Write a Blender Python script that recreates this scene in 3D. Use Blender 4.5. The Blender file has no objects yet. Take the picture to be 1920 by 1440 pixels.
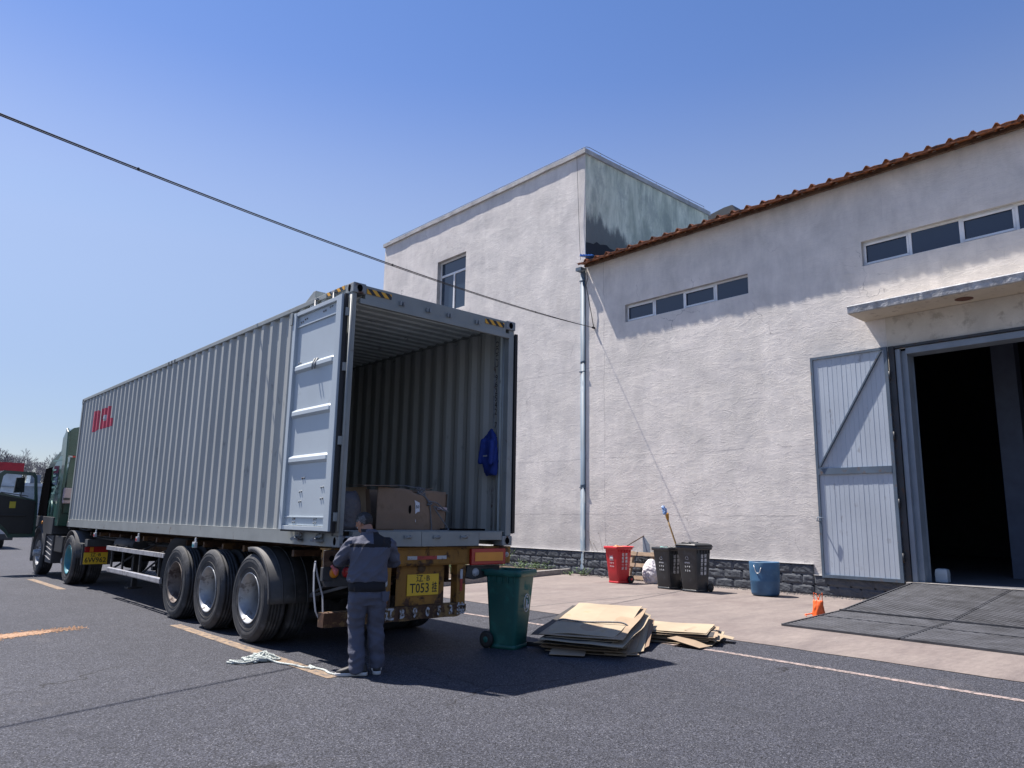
import bpy, bmesh, math, random
from math import sin, cos, pi, radians
from mathutils import Vector, Matrix, noise, Euler
random.seed(7)
S = bpy.context.scene
COL = bpy.context.collection
# ---------------------------------------------------------------- camera
cam_d = bpy.data.cameras.new("camera"); cam = bpy.data.objects.new("camera", cam_d); COL.objects.link(cam)
cam.location = (-3.959, -7.042, 1.516)
cam.rotation_euler = (radians(100.447), radians(-0.994), radians(-42.225))
cam_d.sensor_width = 36; cam_d.lens = 25.99; cam_d.clip_start = .05; cam_d.clip_end = 3000
S.camera = cam
# ---------------------------------------------------------------- sky, sun, exposure
SUN = Vector((-0.69, 1.99, 4.10)).normalized()
w = bpy.data.worlds.new("World"); S.world = w; w.use_nodes = True
nt = w.node_tree; bg = nt.nodes["Background"]
sky = nt.nodes.new("ShaderNodeTexSky"); sky.sky_type = 'NISHITA'; sky.sun_disc = False
sky.sun_elevation = math.asin(SUN.z); sky.sun_rotation = math.atan2(SUN.x, SUN.y)
sky.altitude = 0; sky.air_density = 1.0; sky.dust_density = 0.25; sky.ozone_density = 4.5
tint = nt.nodes.new("ShaderNodeMix"); tint.data_type = 'RGBA'; tint.blend_type = 'MULTIPLY'; tint.inputs[0].default_value = 1
gm_ = nt.nodes.new("ShaderNodeTexCoord"); gs_ = nt.nodes.new("ShaderNodeSeparateXYZ"); nt.links.new(gm_.outputs['Generated'], gs_.inputs[0])
gr_ = nt.nodes.new("ShaderNodeValToRGB"); nt.links.new(gs_.outputs[2], gr_.inputs[0]); gr_.color_ramp.interpolation = 'B_SPLINE'   # pale spring haze band over the horizon
for i_, (p_, c_) in enumerate(((0,(.84,.76,.80)),(.13,(.84,.76,.82)),(.31,(1.72,1.34,1.16)),(.43,(1.58,1.30,1.26)),(.54,(.92,1.0,1.27)),(.75,(.88,1.02,1.28)))):
    e_ = gr_.color_ramp.elements[i_] if i_ < 2 else gr_.color_ramp.elements.new(p_)
    e_.position = p_; e_.color = (c_[0]/1.6, c_[1]/1.6, c_[2]/1.6, 1)
nt.links.new(gr_.outputs[0], tint.inputs[7])
nt.links.new(sky.outputs[0], tint.inputs[6]); nt.links.new(tint.outputs[2], bg.inputs[0]); bg.inputs[1].default_value = 0.106
sl = bpy.data.lights.new("sun", 'SUN'); sl.energy = 5.0; sl.angle = radians(.53); sl.color = (1, .925, .85)
so = bpy.data.objects.new("sun", sl); COL.objects.link(so)
so.rotation_euler = (-SUN).to_track_quat('-Z', 'Y').to_euler(); so.location = (-10, 20, 40)
S.view_settings.view_transform = 'Standard'; S.view_settings.look = 'None'; S.view_settings.gamma = 1
S.view_settings.exposure = 0.93; S.view_settings.use_curve_mapping = False
S.cycles.max_bounces = 6; S.cycles.diffuse_bounces = 4; S.cycles.glossy_bounces = 3
# ---------------------------------------------------------------- materials
def L(nt, a, b): nt.links.new(a, b)
def ramp(nt, src, p0, p1, c0=(0,0,0,1), c1=(1,1,1,1)):
    r = nt.nodes.new("ShaderNodeValToRGB"); L(nt, src, r.inputs[0])
    r.color_ramp.elements[0].position = p0; r.color_ramp.elements[1].position = p1
    r.color_ramp.elements[0].color = c0; r.color_ramp.elements[1].color = c1
    return r.outputs[0]
def c4(c): return (c[0], c[1], c[2], 1)
def mixc(nt, f, a, b, mode='MIX'):
    m = nt.nodes.new("ShaderNodeMix"); m.data_type = 'RGBA'; m.blend_type = mode
    for i, v in ((0, f), (6, a), (7, b)):
        if hasattr(v, 'links'): L(nt, v, m.inputs[i])
        else: m.inputs[i].default_value = v if i == 0 else c4(v)
    return m.outputs[2]
def mapped(nt, scale=(1,1,1), src=None):
    tc = nt.nodes.new("ShaderNodeTexCoord"); mp = nt.nodes.new("ShaderNodeMapping")
    L(nt, tc.outputs['Object'], mp.inputs[0]); mp.inputs['Scale'].default_value = scale
    return mp.outputs[0]
def noi(nt, vec, scale, detail=4, rough=.55, dist=0):
    n = nt.nodes.new("ShaderNodeTexNoise"); L(nt, vec, n.inputs['Vector'])
    n.inputs['Scale'].default_value = scale; n.inputs['Detail'].default_value = detail
    n.inputs['Roughness'].default_value = rough; n.inputs['Distortion'].default_value = dist
    return n.outputs['Fac']
def vor(nt, vec, scale, out='Distance', feature='F1'):
    n = nt.nodes.new("ShaderNodeTexVoronoi"); L(nt, vec, n.inputs['Vector']); n.feature = feature
    n.inputs['Scale'].default_value = scale
    return n.outputs[out]
def bumpn(nt, h, dist, strength=1, prev=None):
    b = nt.nodes.new("ShaderNodeBump"); L(nt, h, b.inputs['Height'])
    b.inputs['Distance'].default_value = dist; b.inputs['Strength'].default_value = strength
    if prev is not None: L(nt, prev, b.inputs['Normal'])
    return b.outputs[0]
def newmat(name):
    m = bpy.data.materials.new(name); m.use_nodes = True
    return m, m.node_tree, m.node_tree.nodes['Principled BSDF']
def PM(name, col, rough=.6, metal=0, var=.15, scale=2.5, bump=0, bscale=25, dirt=None, stretch=(1,1,1), spec=.5, coat=0, rvar=.1, trans=0):
    """painted / plain surface: mottled colour, optional dirt or rust patches, fine bump"""
    m, nt, b = newmat(name)
    v = mapped(nt, stretch)
    n = noi(nt, v, scale, 5)
    dk = tuple(x*(1-var) for x in col); lt = tuple(min(1, x*(1+var)) for x in col)
    c = ramp(nt, n, .3, .7, c4(dk), c4(lt))
    if dirt:
        dc, amt, ds = dirt
        f = ramp(nt, noi(nt, v, ds, 8, .65), 1-amt-.04, 1-amt+.06)
        c = mixc(nt, f, c, dc)
        r = nt.nodes.new("ShaderNodeMath"); r.operation = 'MULTIPLY_ADD'; L(nt, f, r.inputs[0]); r.inputs[1].default_value = .9-rough if rough < .9 else 0; r.inputs[2].default_value = rough
        L(nt, r.outputs[0], b.inputs['Roughness'])
    else:
        r = nt.nodes.new("ShaderNodeMath"); r.operation = 'MULTIPLY_ADD'; L(nt, n, r.inputs[0]); r.inputs[1].default_value = rvar; r.inputs[2].default_value = rough-rvar/2
        L(nt, r.outputs[0], b.inputs['Roughness'])
    L(nt, c, b.inputs['Base Color'])
    b.inputs['Metallic'].default_value = metal; b.inputs['Specular IOR Level'].default_value = spec
    if coat: b.inputs['Coat Weight'].default_value = coat
    if trans: b.inputs['Transmission Weight'].default_value = trans
    if bump: L(nt, bumpn(nt, noi(nt, v, bscale, 4), bump), b.inputs['Normal'])
    return m

def asphalt():
    m, nt, b = newmat("asphalt_surface"); v = mapped(nt)
    big = noi(nt, v, .35, 5, .6); mid = noi(nt, v, 4, 5, .6)
    cell = vor(nt, v, 115, 'Color'); sep = nt.nodes.new("ShaderNodeSeparateColor"); L(nt, cell, sep.inputs[0])
    c = ramp(nt, sep.outputs[0], .0, 1., (.004,.005,.009,1), (.125,.133,.168,1))
    spk = ramp(nt, sep.outputs[1], .93, .95); c = mixc(nt, spk, c, (.22,.225,.25))
    c = mixc(nt, ramp(nt, noi(nt, v, 38, 3, .6), .35, .7, (.45,.45,.45,1), (1.35,1.35,1.35,1)), (0,0,0), c) if False else c
    mul = ramp(nt, noi(nt, v, 45, 3, .6), .3, .72, (.55,.55,.56,1), (1,1,1,1)); c = mixc(nt, 1., c, mul, 'MULTIPLY')
    mul = ramp(nt, big, .3, .7, (.72,.73,.76,1), (1,1,1,1)); c = mixc(nt, 1., c, mul, 'MULTIPLY')
    mul = ramp(nt, mid, .3, .75, (.8,.8,.8,1), (1,1,1,1)); c = mixc(nt, 1., c, mul, 'MULTIPLY')
    dust = ramp(nt, noi(nt, v, .9, 7, .7, .6), .6, .78, (0,0,0,1), (.38,.38,.38,1)); c = mixc(nt, dust, c, (.13,.12,.12))
    oil = ramp(nt, noi(nt, v, 1.7, 4, .6, .3), .66, .74, (0,0,0,1), (.55,.55,.55,1)); c = mixc(nt, oil, c, (.018,.019,.022))
    trk = ramp(nt, noi(nt, mapped(nt, (1.1,.07,1)), 1.6, 4, .6, .2), .56, .7, (0,0,0,1), (.22,.22,.22,1)); c = mixc(nt, trk, c, (.03,.032,.04))
    scf = ramp(nt, noi(nt, mapped(nt, (1,3,1)), 1.3, 6, .7, .5), .68, .76, (0,0,0,1), (.30,.30,.30,1)); c = mixc(nt, scf, c, (.17,.135,.13))
    ck = ramp(nt, vor(nt, mixv(nt, v), .22, 'Distance', 'DISTANCE_TO_EDGE'), .0, .0022, (1,1,1,1), (0,0,0,1)); ck = mixc(nt, 1., ck, ramp(nt, noi(nt, v, .35, 2), .52, .58), 'MULTIPLY'); c = mixc(nt, ck, c, (.008,.008,.01))
    L(nt, c, b.inputs['Base Color']); b.inputs['Roughness'].default_value = .8; b.inputs['Specular IOR Level'].default_value = .35
    d = vor(nt, v, 115); n1 = bumpn(nt, d, .006, .8); n2 = bumpn(nt, noi(nt, v, 30, 4), .012, .7, n1)
    L(nt, n2, b.inputs['Normal']); return m

def concrete():
    m, nt, b = newmat("apron_concrete"); v = mapped(nt)
    vs = mapped(nt, (.5, 1.6, 1))
    c = ramp(nt, noi(nt, vs, 1.3, 7, .65, .4), .3, .72, (.15,.125,.12,1), (.235,.20,.182,1))
    c = mixc(nt, 1., c, ramp(nt, noi(nt, vs, 9, 6, .7), .3, .7, (.8,.8,.8,1), (1.12,1.12,1.12,1)), 'MULTIPLY')
    st = ramp(nt, noi(nt, v, .55, 5, .6), .52, .68, (0,0,0,1), (.5,.5,.5,1)); c = mixc(nt, st, c, (.115,.088,.086))
    sc = ramp(nt, vor(nt, mapped(nt, (1,2.4,1)), 5, 'Distance', 'DISTANCE_TO_EDGE'), .0, .012, (1,1,1,1), (0,0,0,1))
    scm = mixc(nt, 1., sc, ramp(nt, noi(nt, v, 1.2, 2), .55, .65), 'MULTIPLY'); c = mixc(nt, scm, c, (.25,.24,.23))
    L(nt, c, b.inputs['Base Color']); b.inputs['Roughness'].default_value = .85
    L(nt, bumpn(nt, noi(nt, v, 60, 5), .004), b.inputs['Normal']); return m

def stucco(name, c0, c1, warm=None, amp=1.):
    """troweled render coat: long low undulations, hairline cracks, small pits"""
    m, nt, b = newmat(name); v = mapped(nt)
    c = ramp(nt, noi(nt, v, .9, 7, .62, .5), .3, .7, c4(c0), c4(c1))
    c = mixc(nt, 1., c, ramp(nt, noi(nt, mapped(nt, (1,1,.35)), 3.5, 6, .7), .25, .75, (.86,.86,.87,1), (1.06,1.06,1.05,1)), 'MULTIPLY')
    # horizontal day-joint stains and damp rise near the plinth
    g = nt.nodes.new("ShaderNodeSeparateXYZ"); L(nt, v, g.inputs[0])
    h = nt.nodes.new("ShaderNodeMath"); h.operation = 'MULTIPLY_ADD'; L(nt, noi(nt, v, 1.6, 5, .6), h.inputs[0]); h.inputs[1].default_value = 2.2; L(nt, g.outputs[2], h.inputs[2])
    damp = ramp(nt, h.outputs[0], .0, 1., (1,1,1,1), (0,0,0,1))
    dm = nt.nodes.new("ShaderNodeMapRange"); L(nt, h.outputs[0], dm.inputs[0]); dm.inputs[1].default_value = 1.6; dm.inputs[2].default_value = 3.2; dm.inputs[3].default_value = .55; dm.inputs[4].default_value = 0
    c = mixc(nt, dm.outputs[0], c, (c0[0]*.62, c0[1]*.63, c0[2]*.66))
    pits = ramp(nt, vor(nt, v, 2.3), .0, .035, (.7,.7,.7,1), (0,0,0,1)); c = mixc(nt, pits, c, (c0[0]*.5,)*3)
    jn = noi(nt, v, 1.3, 4, .6)     # day joints in the render and one patched vertical seam
    for ax_, at_, wd_ in ((2, 1.72, .022), (2, 3.35, .014), (2, 6.1, .012), (1, 7.12, .018)):
        q1 = nt.nodes.new("ShaderNodeMath"); q1.operation = 'MULTIPLY_ADD'; L(nt, jn, q1.inputs[0]); q1.inputs[1].default_value = .16; L(nt, g.outputs[ax_], q1.inputs[2])
        q2 = nt.nodes.new("ShaderNodeMath"); q2.operation = 'SUBTRACT'; L(nt, q1.outputs[0], q2.inputs[0]); q2.inputs[1].default_value = at_+.08
        q3 = nt.nodes.new("ShaderNodeMath"); q3.operation = 'ABSOLUTE'; L(nt, q2.outputs[0], q3.inputs[0])
        jl = ramp(nt, q3.outputs[0], .0, wd_, (.75,.75,.75,1), (0,0,0,1)); jl = mixc(nt, 1., jl, ramp(nt, noi(nt, v, 2.2, 3), .34, .52), 'MULTIPLY')
        c = mixc(nt, jl, c, (c0[0]*.6, c0[1]*.6, c0[2]*.63))
    dr = ramp(nt, noi(nt, mapped(nt, (1,5,.25)), 1.5, 6, .7), .60, .74, (0,0,0,1), (.28,.28,.28,1)); c = mixc(nt, dr, c, (c0[0]*.66, c0[1]*.68, c0[2]*.72))
    L(nt, c, b.inputs['Base Color']); b.inputs['Roughness'].default_value = .9; b.inputs['Specular IOR Level'].default_value = .2
    n = bumpn(nt, noi(nt, mapped(nt, (1,.7,1.5)), 1.9, 3, .5, .8), .0065*amp, 1)
    n = bumpn(nt, noi(nt, mapped(nt, (1,1,2.2)), 7, 5, .6, 1.2), .0034*amp, 1, n)
    rg = nt.nodes.new("ShaderNodeMath"); rg.operation = 'SUBTRACT'; L(nt, noi(nt, mapped(nt, (1,.45,1.6)), 2.6, 7, .62, 1.4), rg.inputs[0]); rg.inputs[1].default_value = .5
    ra = nt.nodes.new("ShaderNodeMath"); ra.operation = 'ABSOLUTE'; L(nt, rg.outputs[0], ra.inputs[0])
    n = bumpn(nt, ramp(nt, ra.outputs[0], .0, .035, (1,1,1,1), (0,0,0,1)), .0015*amp, 1, n)
    n = bumpn(nt, noi(nt, mapped(nt, (1,.6,1.8)), 16, 6, .65, .8), .0017*amp, 1, n)
    n = bumpn(nt, noi(nt, v, 90, 3), .0012, 1, n)
    cr = ramp(nt, vor(nt, mixv(nt, v), .42, 'Distance', 'DISTANCE_TO_EDGE'), .0, .0035, (1,1,1,1), (0,0,0,1))
    msk = ramp(nt, noi(nt, v, .8, 2), .54, .62); cr = mixc(nt, 1., cr, msk, 'MULTIPLY')
    c = mixc(nt, cr, c, (c0[0]*.55, c0[1]*.55, c0[2]*.58)); L(nt, c, b.inputs['Base Color'])
    L(nt, n, b.inputs['Normal']); return m
def mixv(nt, v):
    n = nt.nodes.new("ShaderNodeTexNoise"); L(nt, v, n.inputs['Vector']); n.inputs['Scale'].default_value = 2.5; n.inputs['Detail'].default_value = 5
    a = nt.nodes.new("ShaderNodeVectorMath"); a.operation = 'MULTIPLY_ADD'; L(nt, n.outputs['Color'], a.inputs[0]); a.inputs[1].default_value = (.5,.5,.5); L(nt, v, a.inputs[2])
    return a.outputs[0]

def weathered():
    """flaking, mildewed render on the tower's shaded flank"""
    m, nt, b = newmat("mildewed_render"); v = mapped(nt)
    s = mapped(nt, (1.0, 1.0, .22))
    c = ramp(nt, noi(nt, s, 2.2, 9, .7, .3), .30, .66, (.34,.39,.32,1), (.88,.90,.74,1))
    blot = ramp(nt, noi(nt, mapped(nt, (1,1,.6)), 1.6, 9, .72), .50, .62, (0,0,0,1), (.42,.42,.42,1)); c = mixc(nt, blot, c, (.24,.28,.27))
    g = nt.nodes.new("ShaderNodeSeparateXYZ"); L(nt, v, g.inputs[0])
    a = nt.nodes.new("ShaderNodeMath"); a.operation = 'MULTIPLY_ADD'; L(nt, noi(nt, s, 2.8, 9, .75), a.inputs[0]); a.inputs[1].default_value = 1.9; L(nt, g.outputs[2], a.inputs[2])
    a2 = nt.nodes.new("ShaderNodeMath"); a2.operation = 'MULTIPLY_ADD'; L(nt, g.outputs[0], a2.inputs[0]); a2.inputs[1].default_value = .22; L(nt, a.outputs[0], a2.inputs[2])
    r = nt.nodes.new("ShaderNodeMapRange"); L(nt, a2.outputs[0], r.inputs[0]); r.inputs[1].default_value = 12.05; r.inputs[2].default_value = 12.35; r.inputs[3].default_value = .93; r.inputs[4].default_value = 0
    c = mixc(nt, r.outputs[0], c, (.15,.17,.165))
    L(nt, c, b.inputs['Base Color']); b.inputs['Roughness'].default_value = .9
    L(nt, bumpn(nt, noi(nt, v, 6, 7, .7), .03), b.inputs['Normal']); return m

def glassm(name, col=(.012,.02,.035), rough=.06):
    m, nt, b = newmat(name); b.inputs['Base Color'].default_value = c4(col); b.inputs['Roughness'].default_value = rough
    b.inputs['Specular IOR Level'].default_value = .7
    L(nt, bumpn(nt, noi(nt, mapped(nt), 1.2, 2), .004), b.inputs['Normal']); return m

def hazard():
    m, nt, b = newmat("hazard_tape"); v = mapped(nt); g = nt.nodes.new("ShaderNodeSeparateXYZ"); L(nt, v, g.inputs[0])
    s = nt.nodes.new("ShaderNodeMath"); s.operation = 'ADD'; L(nt, g.outputs[0], s.inputs[0]); L(nt, g.outputs[2], s.inputs[1])
    s1 = nt.nodes.new("ShaderNodeMath"); s1.operation = 'SUBTRACT'; L(nt, s.outputs[0], s1.inputs[0]); L(nt, g.outputs[1], s1.inputs[1])
    t = nt.nodes.new("ShaderNodeMath"); t.operation = 'MULTIPLY'; L(nt, s1.outputs[0], t.inputs[0]); t.inputs[1].default_value = 8.6
    f = nt.nodes.new("ShaderNodeMath"); f.operation = 'FRACT'; L(nt, t.outputs[0], f.inputs[0])
    k = nt.nodes.new("ShaderNodeMath"); k.operation = 'GREATER_THAN'; L(nt, f.outputs[0], k.inputs[0]); k.inputs[1].default_value = .5
    c = mixc(nt, k.outputs[0], (.015,.017,.02), (.75,.38,.03)); L(nt, c, b.inputs['Base Color']); b.inputs['Roughness'].default_value = .45; return m

def blockstone():
    m, nt, b = newmat("split_face_block"); v = mapped(nt)
    c = ramp(nt, noi(nt, v, 3, 6, .6), .3, .7, (.05,.058,.072,1), (.085,.097,.115,1))
    wear = ramp(nt, noi(nt, v, 14, 8, .7), .6, .72, (0,0,0,1), (.6,.6,.6,1)); c = mixc(nt, wear, c, (.15,.16,.18))
    L(nt, c, b.inputs['Base Color']); b.inputs['Roughness'].default_value = .75
    L(nt, bumpn(nt, noi(nt, v, 22, 5), .01), b.inputs['Normal']); return m

def rustpaint(name, paint, amt, rust=(.10,.045,.022), ds=3.):
    m, nt, b = newmat(name); v = mapped(nt)
    c = ramp(nt, noi(nt, v, 2.2, 5), .3, .7, c4(tuple(x*.75 for x in paint)), c4(paint))
    f = ramp(nt, noi(nt, v, ds, 9, .72, .3), 1-amt-.02, 1-amt+.05)
    rc = ramp(nt, noi(nt, v, 17, 6), .3, .7, c4(tuple(x*.35 for x in rust)), c4(rust))
    c = mixc(nt, f, c, rc)
    gr = ramp(nt, noi(nt, mapped(nt, (1,1,.4)), 5, 7, .7), .5, .75, (0,0,0,1), (.7,.7,.7,1)); c = mixc(nt, gr, c, (.03,.027,.025))
    L(nt, c, b.inputs['Base Color']); b.inputs['Roughness'].default_value = .65
    L(nt, bumpn(nt, f, .003, 1), b.inputs['Normal']); return m

MT = {}
MT['asphalt'] = asphalt(); MT['concrete'] = concrete(); MT['roof_top'] = PM('dark_blue_roof_sheet',(.09,.13,.19),.5)
MT['stucco'] = stucco("rendered_wall", (.62,.595,.57), (.82,.78,.74))
MT['stucco_old'] = stucco("old_rendered_wall", (.61,.585,.555), (.82,.775,.73), amp=1.25)
MT['weathered'] = weathered(); MT['glass'] = glassm("dark_glass", (.014,.028,.06)); MT['skyglass'] = glassm("sky_glass", (.03,.05,.08), .03)
MT['hazard'] = hazard(); MT['block'] = blockstone()
MT['coping'] = PM("coping_concrete", (.42,.42,.42), .9, var=.25, bump=.01)
MT['white_frame'] = PM("white_window_frame", (.80,.81,.82), .4, var=.08)
MT['pipe'] = PM("galvanised_pipe", (.085,.135,.195), .6, 0, var=.2, scale=6, stretch=(1,1,.3), dirt=((.22,.25,.28), .42, 3))
MT['orange_roof'] = PM("orange_roof_sheet", (.27,.095,.035), .6, var=.3, scale=4, dirt=((.10,.045,.03), .45, 5))
MT['blue_roof'] = PM("blue_roof_sheet", (.03,.15,.48), .5)
MT['tar'] = PM("black_bitumen", (.015,.017,.022), .7)
MT['canopy'] = PM("canopy_concrete", (.55,.50,.41), .9, var=.12, scale=2, bump=.008, bscale=12, dirt=((.36,.31,.25), .4, 4))
MT['canopy_edge'] = PM("stained_canopy_edge", (.40,.41,.42), .9, var=.3, scale=7, bump=.02, bscale=18, dirt=((.10,.10,.105), .36, 4.5))
MT['lintel'] = PM("lintel_render", (.55,.52,.46), .9, var=.12, scale=2, bump=.01, bscale=9, dirt=((.40,.37,.32), .42, 3))
MT['steel_dark'] = PM("dark_blue_steel", (.028,.034,.042), .55, var=.3, dirt=((.07,.045,.035), .4, 9))
MT['steel_grey'] = PM("grey_door_frame", (.20,.245,.30), .5, var=.12)
MT['leaf'] = PM("pale_blue_door_sheet", (.41,.465,.53), .5, var=.1, scale=1.5, dirt=((.30,.33,.37), .36, 6), stretch=(1,1,.5))
MT['leaf_frame'] = PM("slate_blue_angle_iron", (.085,.12,.165), .5, var=.2, dirt=((.12,.09,.08), .38, 8))
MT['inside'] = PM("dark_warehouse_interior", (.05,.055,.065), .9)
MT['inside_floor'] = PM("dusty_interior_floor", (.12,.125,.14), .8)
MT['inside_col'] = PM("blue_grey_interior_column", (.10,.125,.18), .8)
MT['mesh_ramp'] = PM("worn_ramp_steel", (.055,.058,.068), .5, .2, var=.4, scale=3)
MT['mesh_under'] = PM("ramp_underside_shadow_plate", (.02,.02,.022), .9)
MT['line'] = PM("worn_yellow_road_paint", (.24,.175,.12), .85, var=.25, scale=9, dirt=((.10,.09,.09), .46, 14), bump=.003, bscale=110)
MT['line_pale'] = PM("faded_road_paint", (.33,.26,.24), .85, var=.25, scale=9, dirt=((.11,.10,.10), .5, 20), bump=.003, bscale=110)
MT['sand'] = PM("orange_sand", (.33,.205,.13), .95, var=.2, scale=20)
MT['kerb'] = PM("kerb_concrete", (.25,.24,.23), .9, var=.2, scale=8, bump=.01)
MT['green_leaf'] = PM("weed_leaf", (.07,.14,.035), .6, var=.4, scale=30)
MT['dry'] = PM("dry_stalk", (.10,.06,.04), .9)
MT['bark'] = PM("bare_branch_bark", (.12,.12,.14), .9)
# container
MT['cont'] = PM("container_grey_paint", (.385,.40,.385), .6, var=.08, scale=1.2, dirt=((.20,.21,.20), .34, 5), stretch=(1,1,.4))
MT['cont_rail'] = PM("container_rail_paint", (.26,.28,.275), .5, var=.12, scale=3, dirt=((.16,.13,.11), .33, 7))
MT['cont_in'] = PM("container_inner_paint", (.60,.66,.65), .6, var=.14, scale=2, dirt=((.20,.20,.19), .36, 4), stretch=(1,1,.5))
MT['door_in'] = PM("container_door_paint", (.44,.50,.545), .42, var=.05, scale=1.5, dirt=((.32,.36,.38), .32, 3))
MT['casting'] = PM("corner_casting_steel", (.25,.27,.28), .55, var=.2, scale=9, dirt=((.12,.07,.05), .42, 11))
MT['gasket'] = PM("black_rubber_gasket", (.014,.014,.016), .6)
MT['plywood'] = PM("container_plywood_floor", (.10,.075,.055), .8, var=.3, scale=5)
MT['logo'] = PM("red_logo_paint", (.50,.03,.07), .5)
MT['ink'] = PM("black_lettering", (.014,.015,.018), .5)
MT['hole'] = PM("black_void", (.006,.006,.007), .9, spec=0.)  # flat black: shade inside holes put in as colour; also the floor angle
MT['rust_steel'] = rustpaint("rusty_brown_steel", (.14,.085,.05), .5)
# trailer
MT['mustard'] = rustpaint("rusted_mustard_paint", (.34,.165,.028), .47, ds=4.5)
MT['mustard_dark'] = rustpaint("grimy_chassis_paint", (.17,.085,.028), .55)
MT['bumper'] = rustpaint("battered_bumper_paint", (.26,.16,.06), .56, ds=6)
MT['chassis'] = PM("black_chassis_steel", (.022,.022,.024), .7, var=.4, dirt=((.07,.055,.045), .4, 6))
MT['tyre'] = PM("tyre_rubber", (.034,.036,.04), .72, var=.3, scale=7, bump=.002, bscale=60, dirt=((.075,.078,.085), .42, 5))
MT['rim'] = PM("dusty_steel_rim", (.34,.36,.38), .4, .35, var=.2, scale=9, dirt=((.19,.18,.175), .42, 6))
MT['disc'] = PM('grimy_wheel_disc', (.09,.088,.09), .6, .2, var=.4, scale=9, dirt=((.20,.20,.21), .36, 7))  # dark base paints the deep shade in the wheel bowl, dirt patches over it
MT['rim_rust'] = PM("rust_stained_rim", (.17,.145,.13), .65, .2, var=.4, scale=9, dirt=((.07,.05,.045), .45, 6))
MT['rim_teal'] = PM("teal_painted_rim", (.035,.19,.24), .45, var=.2)
MT['alu'] = PM("aluminium_side_rail", (.42,.42,.44), .45, .5, var=.2, scale=7, dirt=((.20,.19,.19), .42, 9))
MT['mud'] = PM("rubber_mudguard", (.05,.052,.056), .65, var=.3, scale=5, dirt=((.10,.10,.10), .38, 7))
MT['red_lens'] = PM("red_lamp_lens", (.42,.018,.02), .25, spec=.7)
MT['amber'] = PM("amber_lamp_lens", (.75,.27,.02), .3, spec=.7)
MT['refl_white'] = PM("white_reflective_tape", (.45,.48,.52), .35, dirt=((.2,.17,.14), .42, 20))
MT['refl_red'] = PM("red_reflective_tape", (.38,.03,.03), .35, dirt=((.15,.05,.04), .42, 20))
MT['plate'] = PM("yellow_number_plate", (.78,.50,.03), .45, var=.06)
MT['stencil'] = PM("worn_white_stencil_paint", (.48,.50,.54), .7, dirt=((.16,.11,.06), .5, 22))
MT['strap'] = PM("grey_webbing", (.33,.34,.37), .8)
MT['pink'] = PM("pink_rag", (.75,.22,.22), .8)
# tractor
MT['green_cab'] = PM("dark_green_cab_paint", (.018,.062,.052), .32, var=.12, coat=.4)
MT['cab_black'] = PM("black_cab_plastic", (.018,.019,.021), .5)
MT['cab_grey'] = PM("grey_cab_plastic", (.045,.048,.054), .55)
MT['tank'] = PM("silver_air_tank", (.55,.56,.58), .3, .7)
MT['sticker'] = PM("yellow_sticker", (.52,.43,.04), .5)
MT['pinkbox'] = PM("pale_pink_jug", (.42,.33,.35), .5)
# things
MT['card'] = PM("brown_cardboard", (.235,.16,.11), .85, var=.1, scale=2.5, dirt=((.20,.135,.09), .4, 5))
MT['card_pale'] = PM("pale_cardboard", (.37,.30,.21), .85, var=.12, scale=2, dirt=((.38,.28,.17), .38, 4))
MT['card_dark'] = PM("dark_printed_cardboard", (.045,.042,.042), .8)
MT['card_mid'] = PM("weathered_cardboard", (.33,.245,.165), .85, var=.2)
MT['twine'] = PM("grey_rope", (.15,.155,.17), .9, var=.35, scale=60)
MT['rope'] = PM("white_green_rope", (.42,.46,.44), .9, var=.45, scale=70)
MT['plastic_grey'] = PM("crumpled_dark_wrap", (.085,.08,.09), .5, bump=.02, bscale=14)
MT['paper'] = PM("white_paper_label", (.62,.63,.68), .7)
MT['blue_cloth'] = PM("royal_blue_cloth", (.012,.035,.22), .8, var=.25, scale=9)
MT['green_bin'] = PM("dark_green_bin_plastic", (.012,.10,.085), .45, var=.12, dirt=((.03,.15,.125), .4, 6))
MT['red_bin'] = PM("red_bin_plastic", (.50,.022,.03), .42, var=.1)
MT['black_bin'] = PM("charcoal_bin_plastic", (.028,.032,.037), .38, var=.15, dirt=((.08,.085,.09), .38, 5))
MT['rubber'] = PM("black_wheel_rubber", (.015,.015,.016), .6)
MT['white_print'] = PM("white_print", (.66,.68,.70), .6)
MT['drum'] = PM("faded_blue_drum_plastic", (.035,.105,.205), .55, var=.25, scale=3, dirt=((.08,.16,.25), .42, 4))
MT['wire'] = PM("bright_wire", (.6,.6,.6), .4, .6)
MT['wood'] = PM("weathered_pallet_wood", (.30,.22,.15), .85, var=.3, scale=6, stretch=(1,1,5))
MT['sack'] = PM("white_woven_sack", (.62,.60,.63), .75, bump=.02, bscale=9)
MT['shaft'] = PM("wooden_broom_shaft", (.34,.21,.08), .6)
MT['orange'] = PM("orange_plastic_bag", (.75,.12,.02), .4)
MT['teal_bag'] = PM("teal_bag_film", (.18,.45,.42), .4)
MT['cable'] = PM("black_cable", (.02,.02,.024), .6)
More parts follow.
